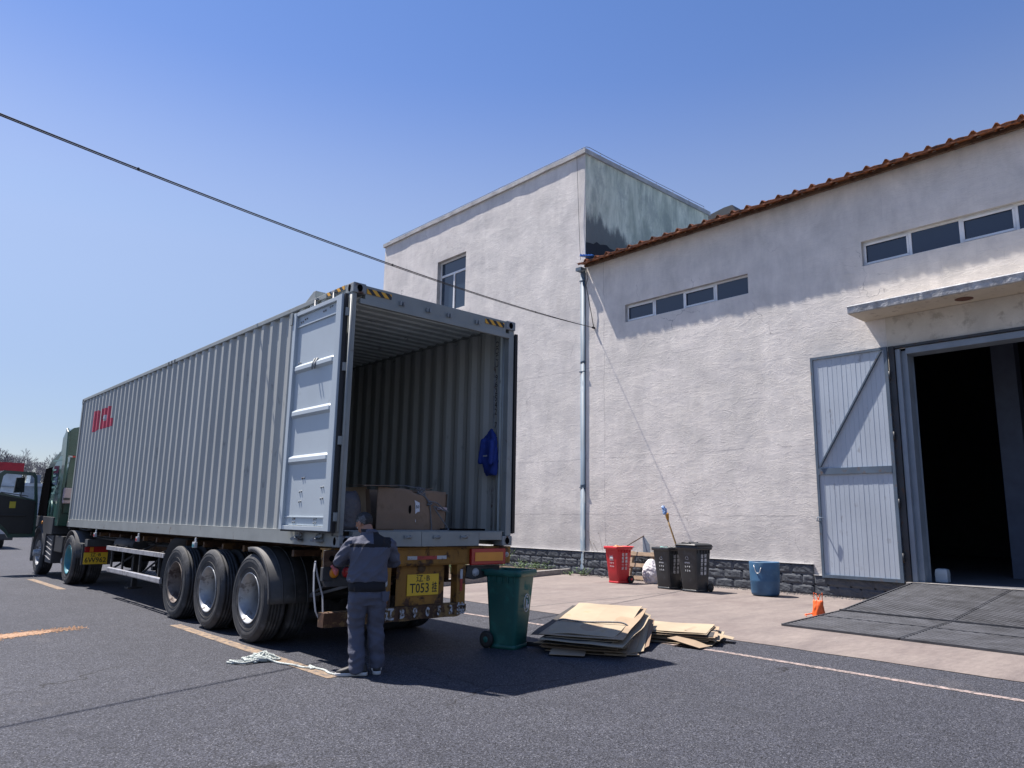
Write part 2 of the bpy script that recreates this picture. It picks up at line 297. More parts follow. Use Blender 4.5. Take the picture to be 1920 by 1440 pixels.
# person
MT['skin'] = PM("skin", (.34,.175,.115), .55, var=.08, scale=12)
MT['hair'] = PM("short_greying_hair", (.022,.021,.022), .7, var=.6, scale=90, bump=.003, bscale=220)
MT['jacket'] = PM("slate_grey_work_cloth", (.085,.092,.128), .85, var=.1, scale=5, bump=.004, bscale=45)
MT['yoke'] = PM("black_yoke_cloth", (.012,.012,.016), .9)
MT['trousers'] = PM("slate_grey_trouser_cloth", (.078,.085,.120), .85, var=.12, scale=5, bump=.004, bscale=45)
MT['shoe'] = PM("black_trainer_upper", (.018,.018,.02), .6)
MT['sole'] = PM("white_trainer_sole", (.50,.51,.52), .6)
MT['eye'] = PM("eye_white", (.6,.58,.55), .3)
MT['bgwall'] = PM("far_grey_panel_wall", (.62,.68,.74), .7)
MT['bgred'] = PM("far_red_fascia", (.42,.02,.035), .6)
MT['bgdark'] = PM("far_dark_grey_wall", (.34,.39,.43), .8)
MT['bgwhite'] = PM("white_van_paint", (.52,.55,.60), .4)
MT['brick'] = PM("pinkish_brick", (.34,.22,.20), .9)

# ---------------------------------------------------------------- mesh helpers
def rootloc(o):
    v = Vector((0,0,0))
    while o is not None: v += o.location; o = o.parent
    return v
class MB:
    def __init__(s): s.v = []; s.f = []; s.sm = []
    def add(s, vs, fs, smooth=False):
        b = len(s.v); s.v += [tuple(x) for x in vs]; s.f += [tuple(i+b for i in f) for f in fs]; s.sm += [smooth]*len(fs); return s
    def box(s, a, b, rot=None, piv=None):
        x0,y0,z0 = a; x1,y1,z1 = b
        vs = [Vector(p) for p in ((x0,y0,z0),(x1,y0,z0),(x1,y1,z0),(x0,y1,z0),(x0,y0,z1),(x1,y0,z1),(x1,y1,z1),(x0,y1,z1))]
        if rot is not None:
            c = Vector(piv) if piv is not None else (Vector(a)+Vector(b))/2
            vs = [rot @ (p-c) + c for p in vs]
        return s.add(vs, [(0,3,2,1),(4,5,6,7),(0,1,5,4),(1,2,6,5),(2,3,7,6),(3,0,4,7)])
    def beam(s, p, q, w, h, up=(0,0,1)):
        p = Vector(p); q = Vector(q); d = (q-p).normalized(); u = Vector(up)
        r = d.cross(u)
        if r.length < 1e-4: r = d.cross(Vector((1,0,0)))
        r.normalize(); u = r.cross(d)
        vs = []
        for c in (p, q):
            for a, b in ((-1,-1),(1,-1),(1,1),(-1,1)): vs.append(c + r*a*w/2 + u*b*h/2)
        return s.add(vs, [(0,1,2,3),(7,6,5,4),(0,4,5,1),(1,5,6,2),(2,6,7,3),(3,7,4,0)])
    def tube(s, pts, r, n=8, closed=False, cap=True):
        pts = [Vector(p) for p in pts]; m = len(pts); rs = r if hasattr(r, '__len__') else [r]*m
        t0 = (pts[1]-pts[0]).normalized(); ref = Vector((0,0,1)) if abs(t0.z) < .9 else Vector((1,0,0))
        u = t0.cross(ref).normalized(); vs = []
        for i in range(m):
            a = pts[max(0,i-1)] if not closed else pts[i-1]; b = pts[min(m-1,i+1)] if not closed else pts[(i+1)%m]
            t = (b-a); t = t.normalized() if t.length > 1e-9 else t0
            u = (u - t*u.dot(t)); u = u.normalized() if u.length > 1e-6 else t.orthogonal().normalized()
            w_ = t.cross(u)
            for k in range(n):
                an = 2*pi*k/n; vs.append(pts[i] + (u*cos(an) + w_*sin(an))*rs[i])
        fs = []
        for i in range(m if closed else m-1):
            j = (i+1) % m
            for k in range(n): fs.append((i*n+k, i*n+(k+1)%n, j*n+(k+1)%n, j*n+k))
        s.add(vs, fs, True)
        if cap and not closed:
            b = len(s.v)-len(vs)
            s.f += [tuple(b+k for k in range(n-1,-1,-1)), tuple(b+(m-1)*n+k for k in range(n))]; s.sm += [False]*2
        return s
    def cyl(s, p, q, r, n=20, r2=None): return s.tube([p, q], [r, r if r2 is None else r2], n)
    def loft(s, rings, cap=True, smooth=True, closed_rings=True):
        n = len(rings[0]); vs = [p for rg in rings for p in rg]; fs = []
        for i in range(len(rings)-1):
            for k in range(n if closed_rings else n-1): fs.append((i*n+k, i*n+(k+1)%n, (i+1)*n+(k+1)%n, (i+1)*n+k))
        s.add(vs, fs, smooth)
        if cap and closed_rings:
            b = len(s.v)-len(vs); e = b+(len(rings)-1)*n
            s.f += [tuple(b+k for k in range(n-1,-1,-1)), tuple(e+k for k in range(n))]; s.sm += [False]*2
        return s
    def prism(s, poly, fn, a, b, smooth=False):
        """extrude the 2-D polygon from a to b; fn(u, v, w) -> 3-D point"""
        n = len(poly); vs = [fn(u,v,a) for u,v in poly] + [fn(u,v,b) for u,v in poly]
        fs = [tuple(range(n-1,-1,-1)), tuple(range(n,2*n))] + [(k,(k+1)%n,n+(k+1)%n,n+k) for k in range(n)]
        return s.add(vs, fs, smooth)
    def lathe(s, prof, c, axis='x', n=40):
        """prof: list of (radius, along axis)"""
        rings = []
        for r, h in prof:
            rg = []
            for k in range(n):
                a = 2*pi*k/n
                if axis == 'x': rg.append((c[0]+h, c[1]+r*cos(a), c[2]+r*sin(a)))
                elif axis == 'z': rg.append((c[0]+r*cos(a), c[1]+r*sin(a), c[2]+h))
                else: rg.append((c[0]+r*cos(a), c[1]+h, c[2]+r*sin(a)))
            rings.append(rg)
        return s.loft(rings, cap=False)
    def ball(s, c, r, n=12, m=8):
        rx, ry, rz = r if hasattr(r, '__len__') else (r,r,r); rings = []
        for i in range(m+1):
            t = pi*(i+.02)/(m+.04); rings.append([(c[0]+rx*sin(t)*cos(2*pi*k/n), c[1]+ry*sin(t)*sin(2*pi*k/n), c[2]-rz*cos(t)) for k in range(n)])
        return s.loft(rings)
    def cap_(s, p, q, r1, r2=None, n=12):
        """rounded limb segment"""
        r2 = r1 if r2 is None else r2; p = Vector(p); q = Vector(q); d = (q-p).normalized(); pts = []; rs = []
        for a in (80, 55, 28): pts.append(p-d*r1*sin(radians(a))); rs.append(r1*cos(radians(a)))
        pts.append(p); rs.append(r1); pts.append(q); rs.append(r2)
        for a in (28, 55, 80): pts.append(q+d*r2*sin(radians(a))); rs.append(r2*cos(radians(a)))
        return s.tube(pts, rs, n)
    def build(s, name, mat, parent=None, local=False, bevel=0, kind=None, fixn=True):
        me = bpy.data.meshes.new(name)
        off = Vector((0,0,0)) if (local or parent is None) else rootloc(parent)
        me.from_pydata([Vector(p)-off for p in s.v], [], s.f)
        me.polygons.foreach_set('use_smooth', s.sm)
        if fixn or bevel:
            bm = bmesh.new(); bm.from_mesh(me)
            if fixn: bmesh.ops.recalc_face_normals(bm, faces=bm.faces)
            if bevel:
                es = [e for e in bm.edges if len(e.link_faces) == 2 and e.calc_face_angle(0) > .6]
                bmesh.ops.bevel(bm, geom=es, offset=bevel, segments=2, affect='EDGES', profile=.6, clamp_overlap=True)
            bm.to_mesh(me); bm.free()
        me.materials.append(MT[mat] if isinstance(mat, str) else mat)
        o = bpy.data.objects.new(name, me); COL.objects.link(o)
        if parent: o.parent = parent
        if kind: o['kind'] = kind
        return o
def empty(name, loc, label, cat, group=None, rotz=0):
    o = bpy.data.objects.new(name, None); COL.objects.link(o); o.location = loc; o.rotation_euler = (0,0,rotz)
    o.empty_display_size = .2; tag(o, label, cat, group); return o
def tag(o, label, cat, group=None):
    o['label'] = label; o['category'] = cat
    if group: o['group'] = group
    return o
def text(body, size, mat, parent, org, right, up, name='lettering', extrude=.0006, sx=1., spacing=1., align='CENTER', ls=1., local=False, bold=0, vis=None):
    """lettering as a thin mesh; origin, reading direction and up direction in world (or parent-local) space"""
    c = bpy.data.curves.new('t', 'FONT'); c.body = body; c.size = size; c.extrude = extrude; c.align_x = align; c.align_y = 'CENTER'
    c.space_character = spacing; c.space_line = ls; c.resolution_u = 2; c.offset = bold
    o = bpy.data.objects.new('t', c); COL.objects.link(o); bpy.context.view_layer.update()
    me = bpy.data.meshes.new_from_object(o.evaluated_get(bpy.context.evaluated_depsgraph_get()))
    bpy.data.objects.remove(o); bpy.data.curves.remove(c)
    r = Vector(right).normalized(); u = Vector(up).normalized(); n = r.cross(u); off = Vector((0,0,0)) if local or parent is None else rootloc(parent)
    for v in me.vertices: v.co = Vector(org) + r*v.co.x*sx + u*v.co.y + n*v.co.z - off
    me.materials.clear(); me.materials.append(MT[mat]); me.name = name
    ob = bpy.data.objects.new(name, me); COL.objects.link(ob); ob.parent = parent
    return ob
def remesh(mb, vox, smooth=4, sub=0):
    """fuse overlapping closed shapes into one continuous surface; returns (verts, faces, normals)"""
    me = bpy.data.meshes.new('r'); me.from_pydata([Vector(p) for p in mb.v], [], mb.f)
    bm = bmesh.new(); bm.from_mesh(me); bmesh.ops.recalc_face_normals(bm, faces=bm.faces); bm.to_mesh(me); bm.free()
    o = bpy.data.objects.new('r', me); COL.objects.link(o)
    m = o.modifiers.new('r', 'REMESH'); m.mode = 'VOXEL'; m.voxel_size = vox
    if smooth:
        k = o.modifiers.new('s', 'SMOOTH'); k.iterations = smooth; k.factor = .5
    bpy.context.view_layer.update()
    r = bpy.data.meshes.new_from_object(o.evaluated_get(bpy.context.evaluated_depsgraph_get()))
    bpy.data.objects.remove(o); bpy.data.meshes.remove(me)
    V = [v.co.copy() for v in r.vertices]; N = [v.normal.copy() for v in r.vertices]; F = [tuple(p.vertices) for p in r.polygons]
    bpy.data.meshes.remove(r); return V, F, N
def nz(x, y, z): return noise.noise(Vector((x, y, z)))
# ================================================================ THE SETTING
def sheet(name, pts, z, mat, kind='structure', z0=None):
    mb = MB()
    if z0 is None: mb.add([(x,y,z) for x,y in pts], [tuple(range(len(pts)))])
    else: mb.prism(pts, lambda u,v,w: (u,v,w), z0, z)
    o = mb.build(name, mat, fixn=z0 is not None); o['kind'] = kind; return o
sheet('ground', [(-600,-300),(600,-300),(600,900),(-600,900)], 0, 'asphalt')
# concrete apron along the buildings, ragged tarmac edge
edge = [(5.15+.03*nz(y*1.7,3,0)+.015*nz(y*9,1,0), y) for y in [-14+i*.1 for i in range(0,480)]]
sheet('concrete_apron', edge + [(12.6,34),(12.6,-14)], .006, 'concrete')
# joint lines cut across the apron
o = MB()
for (a, b) in (((5.2,2.84),(12.3,3.30)), ((5.2,-5.6),(12.3,-5.2)), ((5.2,11.2),(12.3,11.5))):
    o.beam((*a,.0085), (*b,.0085), .016, .003)
o = o.build('apron_joint_lines', 'kerb'); o['kind'] = 'structure'
def dash(x0, y0, x1, y1, wd, mat='line'):
    mb = MB(); n = max(2, int(math.hypot(x1-x0, y1-y0)/.12)); L_=[]; R_=[]
    for i in range(n+1):
        t = i/n; x = x0+(x1-x0)*t; y = y0+(y1-y0)*t
        L_.append((x-wd/2+.006*nz(y*6,9,x), y)); R_.append((x+wd/2+.006*nz(y*6,2,x), y))
    vs = [(x,y,.004) for x,y in L_]+[(x,y,.004) for x,y in R_]; m = n+1
    mb.add(vs, [(i, m+i, m+i+1, i+1) for i in range(n)])
    o = mb.build('road_marking', mat, fixn=False); o['kind'] = 'structure'; return o
dash(-.17,-.36,-.2,4.05,.15); dash(-.33,10.3,-.38,13.25,.15); dash(-.5,17.6,-.55,20.5,.15)
dash(4.12,-12,4.22,-1.9,.105,'line_pale'); dash(4.22,-1.9,3.95,2.95,.105,'line_pale'); dash(3.95,2.95,3.9,12,.105,'line_pale')
# spilled sand
mb = MB(); random.seed(3)
for i in range(900):
    a = random.random(); x = -2.6+1.35*a+random.gauss(0,.05); y = 4.05+.45*a+random.gauss(0,.12)*(1.2-a*.6)
    s_ = random.uniform(.006,.02); r = random.random()*3
    mb.add([(x+s_*cos(r+k*2.09), y+s_*sin(r+k*2.09), .003) for k in range(3)]+[(x,y,.004+s_*.5)], [(0,1,3),(1,2,3),(2,0,3)])
pts = []
for i in range(40):
    a = 2*pi*i/40; rr = 1+.25*nz(cos(a)*2,sin(a)*2,5); pts.append((-2.15+.62*rr*cos(a)-.03*sin(a), 4.2+.17*rr*sin(a)+.2*rr*cos(a), .004))
mb.add(pts+[(-2.15,4.2,.012)], [(i,(i+1)%40,40) for i in range(40)], True)
o = mb.build('spilled_sand', 'sand'); o['kind'] = 'stuff'; o['label'] = 'streak of orange sand spilled on the asphalt'; o['category'] = 'sand'
# planting kerb at the foot of the tower
kb = MB(); kb.beam((5.2,6.62,.075), (11.85,8.33,.075), .16, .15); kb.beam((11.9,8.33,.073), (12.38,8.42,.073), .14, .145)
kb = kb.build('kerb', 'kerb', bevel=.012); kb['kind'] = 'structure'
mb = MB(); mb.prism([(5.3,6.75),(12.35,8.45),(12.35,19),(5.3,19)], lambda u,v,w:(u,v,w), .0, .07)
o = mb.build('planting_soil_ground', PM('brown_soil',(.09,.065,.045),.95,bump=.03,bscale=12)); o['kind'] = 'structure'

def wall_grid(mb, ys, zs, holes, x, amp, seed, step=.16):
    """render-coated wall facing -X, gently uneven, with openings"""
    def fill(vals):
        out = []
        for a, b in zip(vals[:-1], vals[1:]):
            n = max(1, round((b-a)/step)); out += [a+(b-a)*i/n for i in range(n)]
        return out+[vals[-1]]
    Y = fill(sorted(set(ys))); Z = fill(sorted(set(zs))); idx = {}; vs = []; fs = []
    def P(i, j):
        if (i,j) in idx: return idx[i,j]
        y, z = Y[i], Z[j]; d = 1.
        for (h0,h1,g0,g1) in holes:
            dy = max(h0-y, y-h1, 0); dz = max(g0-z, z-g1, 0); d = min(d, math.hypot(dy,dz)/.25)
        d = min(d, (y-Y[0])/.2, (Y[-1]-y)/.2, (z-Z[0])/.2, (Z[-1]-z)/.2); d = max(0, min(1, d))
        n = .6*nz(y*1.3, z*1.3, seed)+.4*nz(y*3.7, z*3.1, seed+4)
        vs.append((x-amp*d*(n+.5), y, z)); idx[i,j] = len(vs)-1; return idx[i,j]
    for i in range(len(Y)-1):
        for j in range(len(Z)-1):
            cy = (Y[i]+Y[i+1])/2; cz = (Z[j]+Z[j+1])/2
            if any(a < cy < b and c < cz < d for a,b,c,d in holes): continue
            fs.append((P(i,j), P(i,j+1), P(i+1,j+1), P(i+1,j)))
    mb.add(vs, fs, True)
def plinth(parent, y0, y1, x=12.44, h=.66, rows=3, seed=1, z0=0.):
    mb = MB(); rh = h/rows; bl = .50
    mb.box((x, y0, z0), (12.52, y1, h-.012))
    for r in range(rows):
        y = y0 - (bl/2 if r % 2 else 0)
        while y < y1:
            a = max(y, y0)+.004; b = min(y+bl, y1)-.004
            if b-a > .03 and r*rh >= z0-.001:
                n1, n2 = 8, 5; vs = []; fs = []; rnd = seed*31+r*7+round(y*13)
                for i in range(n1+1):
                    for j in range(n2+1):
                        e = min(i, n1-i, j*1.5, (n2-j)*1.5); yy = a+(b-a)*i/n1; zz = r*rh+.005+(rh-.010)*j/n2
                        d = 0 if e == 0 else .010+.014*(1-abs(nz(yy*5+rnd+zz*6, zz*9-yy*3, rnd))*2.4)*.8+.005*nz(yy*25, zz*30, rnd)
                        vs.append((x-d, yy, zz))
                for i in range(n1):
                    for j in range(n2): fs.append((i*(n2+1)+j, i*(n2+1)+j+1, (i+1)*(n2+1)+j+1, (i+1)*(n2+1)+j))
                mb.add(vs, fs, False)
            y += bl
    o = mb.build('plinth', 'block', parent)
    cap = MB().box((x-.03, y0, h), (12.5, y1, h+.014)).build('plinth_ledge', 'coping', parent, bevel=.003)
    return o
# ---------------------------------------------------------------- tower building
tw = empty('tower_building', (12.5,13.7,0), 'tall pale rendered flat-roofed block with one blue-tinted window and mildewed right flank', 'building')
mb = MB(); TH = 13.2
wall_grid(mb, [7.87,13.93,15.72,19.66], [0,9.36,11.5,TH], [(13.93,15.72,9.36,11.5)], 12.5, .014, 2.)
mb.add([(12.5,19.66,0),(19.5,19.66,0),(19.5,19.66,TH),(12.5,19.66,TH)], [(0,1,2,3)])
mb.add([(19.5,7.87,0),(19.5,19.66,0),(19.5,19.66,TH),(19.5,7.87,TH)], [(0,1,2,3)])
mb.build('wall', 'stucco', tw, fixn=False)
mb = MB(); n = 40; vs=[]; fs=[]
for i in range(n+1):
    for j in range(60+1):
        vs.append((12.5+7*i/n, 7.87+(.03*(nz(i*.3,j*.3,8)) if 0<i<n and 0<j<60 else 0), TH*j/60))
for i in range(n):
    for j in range(60): fs.append((i*61+j,(i+1)*61+j,(i+1)*61+j+1,i*61+j+1))
mb.add(vs, fs, True); fl = mb.build('side_wall', 'weathered', tw, fixn=False); fl['label'] = 'stained grey-green flank with flaking paint'
mb = MB(); ch = .13
def copx(y): return 12.5-.088-.016*nz(y*1.1,4,1)
ys = [7.80+i*.3 for i in range(41)]; ys[-1] = 19.72
rings = [[(copx(y),y,TH-.02+.015*nz(y,2,2)),(copx(y),y,TH+ch),(12.9,y,TH+ch),(12.9,y,TH-.02)] for y in ys]
mb.loft(rings, smooth=False); mb.box((12.9,7.80,TH-.02),(19.56,8.2,TH+ch-.004)); mb.box((19.2,8.2,TH-.021),(19.56,19.7,TH+ch-.005)); mb.box((12.9,19.3,TH-.022),(19.2,19.7,TH+ch-.006))
mb.build('coping', 'coping', tw)
mb = MB().box((12.6,8.0,TH-.25),(19.4,19.6,TH-.1)); mb.build('roof', 'coping', tw)
mb = MB(); path = []
for i in range(12):
    y = 19.5-i*1.04; mb.cyl((12.62,y,TH+ch-.01),(12.62,y,TH+ch+.17),.008,6); path.append((12.62,y,TH+ch+.17+.012*(i%2)))
path += [(12.66,7.97,TH+ch+.19),(12.75,7.92,TH+ch+.18)]
for i in range(7):
    x = 13.3+i*1.0; mb.cyl((x,7.92,TH+ch-.01),(x,7.92,TH+ch+.17),.008,6); path.append((x,7.92,TH+ch+.17-.01*(i%2)))
mb.tube(path, .009, 6); mb.tube([(12.44,8.15,TH+ch+.05),(12.40,8.15,TH-.1),(12.44,8.10,11),(12.43,8.02,9.6)], .007, 5)
mb.build('lightning_wire', 'steel_dark', tw)
# window with reveal, one transom light above two casements
mb = MB()
mb.add([(12.5,13.93,9.36),(12.74,13.93,9.36),(12.74,13.93,11.5),(12.5,13.93,11.5)], [(0,1,2,3)])
mb.add([(12.5,15.72,9.36),(12.74,15.72,9.36),(12.74,15.72,11.5),(12.5,15.72,11.5)], [(3,2,1,0)])
mb.add([(12.5,13.93,11.5),(12.74,13.93,11.5),(12.74,15.72,11.5),(12.5,15.72,11.5)], [(0,1,2,3)])
mb.add([(12.5,13.93,9.36),(12.74,13.93,9.36),(12.74,15.72,9.36),(12.5,15.72,9.36)], [(3,2,1,0)])
mb.build('window_reveal', 'coping', tw, fixn=False)
wn = MB().box((12.665,13.93,9.36),(12.735,15.72,9.43)).box((12.665,13.93,11.43),(12.735,15.72,11.5)).box((12.665,13.93,9.43),(12.735,14.0,11.43)).box((12.665,15.65,9.43),(12.735,15.72,11.43)).box((12.66,14.0,10.86),(12.737,15.65,10.94)).box((12.658,14.79,9.43),(12.739,14.87,10.86)).build('window', 'white_frame', tw)
for (a,b,c,d) in ((14.0,15.65,10.94,11.43),(14.0,14.79,9.43,10.86),(14.87,15.65,9.43,10.86)):
    MB().box((12.69,a,c),(12.70,b,d)).build('pane', 'skyglass', wn)
plinth(tw, 7.87, 19.6, seed=1)
# ---------------------------------------------------------------- warehouse
wh = empty('warehouse_building', (12.5,0,0), 'long low warehouse with orange sheet roof, strip windows and big open doorway', 'building')
EZ = 9.36; DO = (-5.4,-1.13,.43,5.26)
W1 = (2.33,6.31,7.27,7.80); W2 = (-4.47,-.51,7.28,7.86)
mb = MB()
wall_grid(mb, [-14,DO[0],W2[0],DO[1],W2[1],W1[0],W1[1],7.86], [0,DO[2],DO[3],W1[2],W2[3],EZ+.1], [DO, W1[:2]+(W1[2],W2[3]), W2[:2]+(W1[2],W2[3])], 12.5, .013, 9.)
mb.add([(12.5,W1[0],W1[3]),(12.5,W1[1],W1[3]),(12.5,W1[1],W2[3]),(12.5,W1[0],W2[3])], [(0,1,2,3)])
mb.add([(12.5,W2[0],W1[2]),(12.5,W2[1],W1[2]),(12.5,W2[1],W2[2]),(12.5,W2[0],W2[2])], [(0,1,2,3)])
mb.build('wall', 'stucco_old', wh, fixn=False)
mb = MB()   # inner lining, floor, back: the dark hall behind the doorway
mb.add([(12.72,-14,0),(12.72,DO[0],0),(12.72,DO[0],EZ),(12.72,-14,EZ)], [(0,1,2,3)])
mb.add([(12.72,DO[1]-.0,0),(12.72,7.86,0),(12.72,7.86,EZ),(12.72,DO[1],EZ)], [(0,1,2,3)])
mb.add([(12.72,DO[0],DO[3]),(12.72,DO[1],DO[3]),(12.72,DO[1],EZ),(12.72,DO[0],EZ)], [(0,1,2,3)])
mb.add([(12.72,-14,0),(30,-14,0),(30,-14,11),(12.72,-14,EZ)], [(0,1,2,3)]); mb.add([(12.72,7.8,0),(30,7.8,0),(30,7.8,11),(12.72,7.8,EZ)], [(0,1,2,3)])
mb.add([(30,-14,0),(30,7.8,0),(30,7.8,11),(30,-14,11)], [(0,1,2,3)])
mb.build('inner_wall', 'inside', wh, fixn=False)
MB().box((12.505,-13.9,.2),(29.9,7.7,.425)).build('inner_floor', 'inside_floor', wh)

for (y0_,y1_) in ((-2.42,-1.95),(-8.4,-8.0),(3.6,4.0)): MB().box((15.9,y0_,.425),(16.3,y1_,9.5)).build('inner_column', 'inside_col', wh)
def strip_window(par, y0, y1, z0, z1):
    mb = MB(); X0 = 12.5; X1 = 12.70
    mb.add([(X0,y0,z0),(X1,y0,z0),(X1,y0,z1),(X0,y0,z1)], [(0,1,2,3)]); mb.add([(X0,y1,z0),(X1,y1,z0),(X1,y1,z1),(X0,y1,z1)], [(3,2,1,0)])
    mb.add([(X0,y0,z1),(X1,y0,z1),(X1,y1,z1),(X0,y1,z1)], [(0,1,2,3)]); mb.add([(X0,y0,z0),(X1,y0,z0),(X1,y1,z0),(X0,y1,z0)], [(3,2,1,0)])
    mb.build('window_reveal', 'coping', par, fixn=False)
    fr = MB(); fx = 12.61
    fr.box((fx,y0,z0),(fx+.06,y1,z0+.045)).box((fx,y0,z1-.045),(fx+.06,y1,z1)); w_ = (y1-y0)/4
    for k in range(5):
        yy = y0+w_*k; a = max(y0, yy-.03); b = min(y1, yy+.03); fr.box((fx-.004,a,z0+.045),(fx+.062,b,z1-.045))
    f = fr.build('window', 'white_frame', par)
    for k in range(4):
        a = y0+w_*k+.03; b = a+w_-.06
        if k in (1,3):
            MB().box((fx-.018,a,z0+.045),(fx-.006,b,z0+.09)).box((fx-.018,a,z1-.09),(fx-.006,b,z1-.045)).box((fx-.018,a,z0+.08),(fx-.006,a+.035,z1-.08)).box((fx-.018,b-.035,z0+.08),(fx-.006,b,z1-.08)).build('sash', 'white_frame', f)
        MB().box((fx+.02,a,z0+.045),(fx+.028,b,z1-.045)).build('pane', 'glass', f)
strip_window(wh, *W1); strip_window(wh, *W2)
# ribbed sheet roof, eave at X 12.06
mb = MB(); pit = .42; Y0 = -14.; prof = []
k = 0; y = 7.84
while y > Y0:
    j = .012*nz(k*.9,3,3)
    prof += [(y, .0+j), (y-.10, .012+j), (y-.27, -.01+j), (y-.335, .075+j+.02*nz(k*1.7,1,1)), (y-.375,.07+j)]; y -= pit; k += 1
prof.append((y, 0))
def roofsheet(x0, z0, x1, z1):
    vs = []; m = len(prof)
    for (x, z) in ((x0,z0),(x1,z1)):
        for (yy, h) in prof: vs.append((x + (.01*nz(yy*2,7,7) if x == x0 else 0), yy, z+h))
    for (x, z) in ((x0,z0-.012),(x1,z1-.012)):
        for (yy, h) in prof: vs.append((x + (.01*nz(yy*2,7,7) if x == x0 else 0), yy, z+h))
    fs = []
    for i in range(m-1):
        fs += [(i,i+1,m+i+1,m+i), (2*m+i,3*m+i,3*m+i+1,2*m+i+1), (i,2*m+i,2*m+i+1,i+1)]
    mb.add(vs, fs, False)
roofsheet(12.06, 9.345, 12.8, 9.345+.74*.17)
mb.build('eave_sheet', 'orange_roof', wh); mb = MB(); roofsheet(12.8, 9.345+.74*.17-.02, 21.2, 10.9); roofsheet(30.2, 9.36, 21.2, 10.91); mb.build('roof', 'roof_top', wh)
MB().box((12.075,-14,9.295),(12.10,7.80,9.335)).build('eave_batten', 'orange_roof', wh)  # strip added so the eave casts a straight shadow edge
mb = MB().box((12.36,-14,9.30),(12.44,7.80,9.37)); mb.build('eave_purlin', 'rust_steel', wh)
mb = MB()
for k in range(5): mb.prism([(0,0),(.06,0),(.03,.05)], lambda u,v,w,k=k: (w, 7.80-.11*k-u, 9.62+v+.0*w+(w-12.2)*.02-.03*k), 12.15, 13.2)
mb.add([(12.14,7.84,9.60),(12.14,7.22,9.48),(13.3,7.22,9.68),(13.3,7.84,9.80)], [(0,1,2,3)])
o = mb.build('roof_flashing', 'blue_roof', wh); o['label'] = 'bright blue corrugated scrap at the roof corner'
mb = MB(); pts = [(12.52+i*.16, 9.75+.17*i*.16+.42+.10*nz(i*.8,1,6)-(.0 if i<6 else (i-6)*.07)) for i in range(12)]
base = [(x, 9.3+(x-12.5)*.17) for x,_ in reversed(pts)]
mb.prism(pts+base, lambda u,v,w: (u,w,v), 7.862, 7.835); mb.build('bitumen_patch', 'tar', wh)
plinth(wh, 1.0, 7.86, seed=2); plinth(wh, -1.05, .98, seed=3, h=.43, rows=2); plinth(wh, -14, -5.5, seed=4)
# canopy slab over the doorway
cp = MB(); ys = [-6.4+i*.1 for i in range(60)]; ys[-1] = -.47
rings = []
for y in ys:
    j = .008*nz(y*3,1,1); rings.append([(12.5,y,5.99),(11.68+j,y,5.995+j),(11.66+j*2,y,6.155+j*.5),(12.5,y,6.16)])
cp.loft(rings, smooth=False); canopy = cp.build('canopy', 'canopy', wh)
cp = MB(); rings = []
for y in [-6.41+i*.06 for i in range(100)]:
    j = .012*nz(y*5,2,1)+.006*nz(y*17,2,1); yy = min(y, -.462)
    rings.append([(11.678,yy,5.998-abs(j)),(11.64+j,yy,6.01+j),(11.63+j*.6,yy,6.10+j*.4),(11.62,yy,6.15+j*.3),(11.64,yy,6.175),(11.72,yy,6.18),(11.72,yy,6.165)])
cp.loft(rings, smooth=False); cp.build('canopy_edge', 'canopy_edge', canopy)
MB().lathe([(.0,-.012),(.10,-.012),(.155,-.004),(.165,.0)], (12.12,-2.56,5.992), 'z', 22).build('broken_patch', PM('red_brown_patch',(.12,.055,.04),.9), canopy)
# smooth lintel band and door surround
MB().box((12.455,-5.7,5.30),(12.5,-.92,5.985)).build('lintel_band', 'lintel', wh)
fr = MB()
fr.box((12.40,-1.065,.40),(12.50,-.955,5.33)).box((12.42,-5.8,5.275),(12.50,-1.066,5.33))
fr.build('door_frame', 'steel_dark', wh)
jm = MB(); jm.box((12.44,-1.17,.43),(12.52,-1.075,5.25)).box((12.53,-1.28,.43),(12.86,-1.14,5.22)).box((12.46,-5.8,5.13),(12.86,-1.281,5.262)).box((12.53,-5.5,.43),(12.86,-5.3,5.13))
for k in range(3): jm.cyl((12.80+.03*k,-1.285,.43),(12.80+.03*k,-1.285,5.13),.008,6)
jm.build('door_jamb', 'steel_grey', wh, bevel=.004)
MB().box((12.28,-5.5,.25),(12.50,-1.0,.428)).build('door_sill', 'kerb', wh, bevel=.01)
# the open door leaf lies back against the wall
dl = MB()
for k in range(15):
    a = -.87+k*.105; b = a+.1
    for (z0,z1) in ((.47,2.64),(2.78,5.27)): dl.box((12.385+.001*(k%3),a,z0),(12.40,b,z1)); dl.box((12.3825,b-.001,z0),(12.399,b+.006,z1))
leaf = dl.build('door_leaf', 'leaf', wh)
lf = MB().box((12.35,-.94,.40),(12.405,-.87,5.33)).box((12.35,.705,.40),(12.405,.76,5.33)).box((12.352,-.87,5.27),(12.404,.705,5.328)).box((12.352,-.87,.402),(12.404,.705,.47)).box((12.345,-.87,2.64),(12.403,.705,2.78))
lf.build('leaf_frame', 'leaf_frame', leaf)
MB().beam((12.36,-.82,5.24),(12.36,.66,2.82),.03,.085,(1,0,0)).build('diagonal_brace', 'leaf_frame', leaf)
MB().tube([(12.35,.74,1.62),(12.25,.76,1.62),(12.25,.74,1.70),(12.28,.62,1.68)],.014,8).build('latch', 'steel_grey', leaf)
hg = MB()
for z in (.9,2.0,3.4,4.7): hg.cyl((12.37,-.955,z-.09),(12.37,-.955,z+.09),.022,10)
hg.build('hinge', 'steel_dark', leaf)
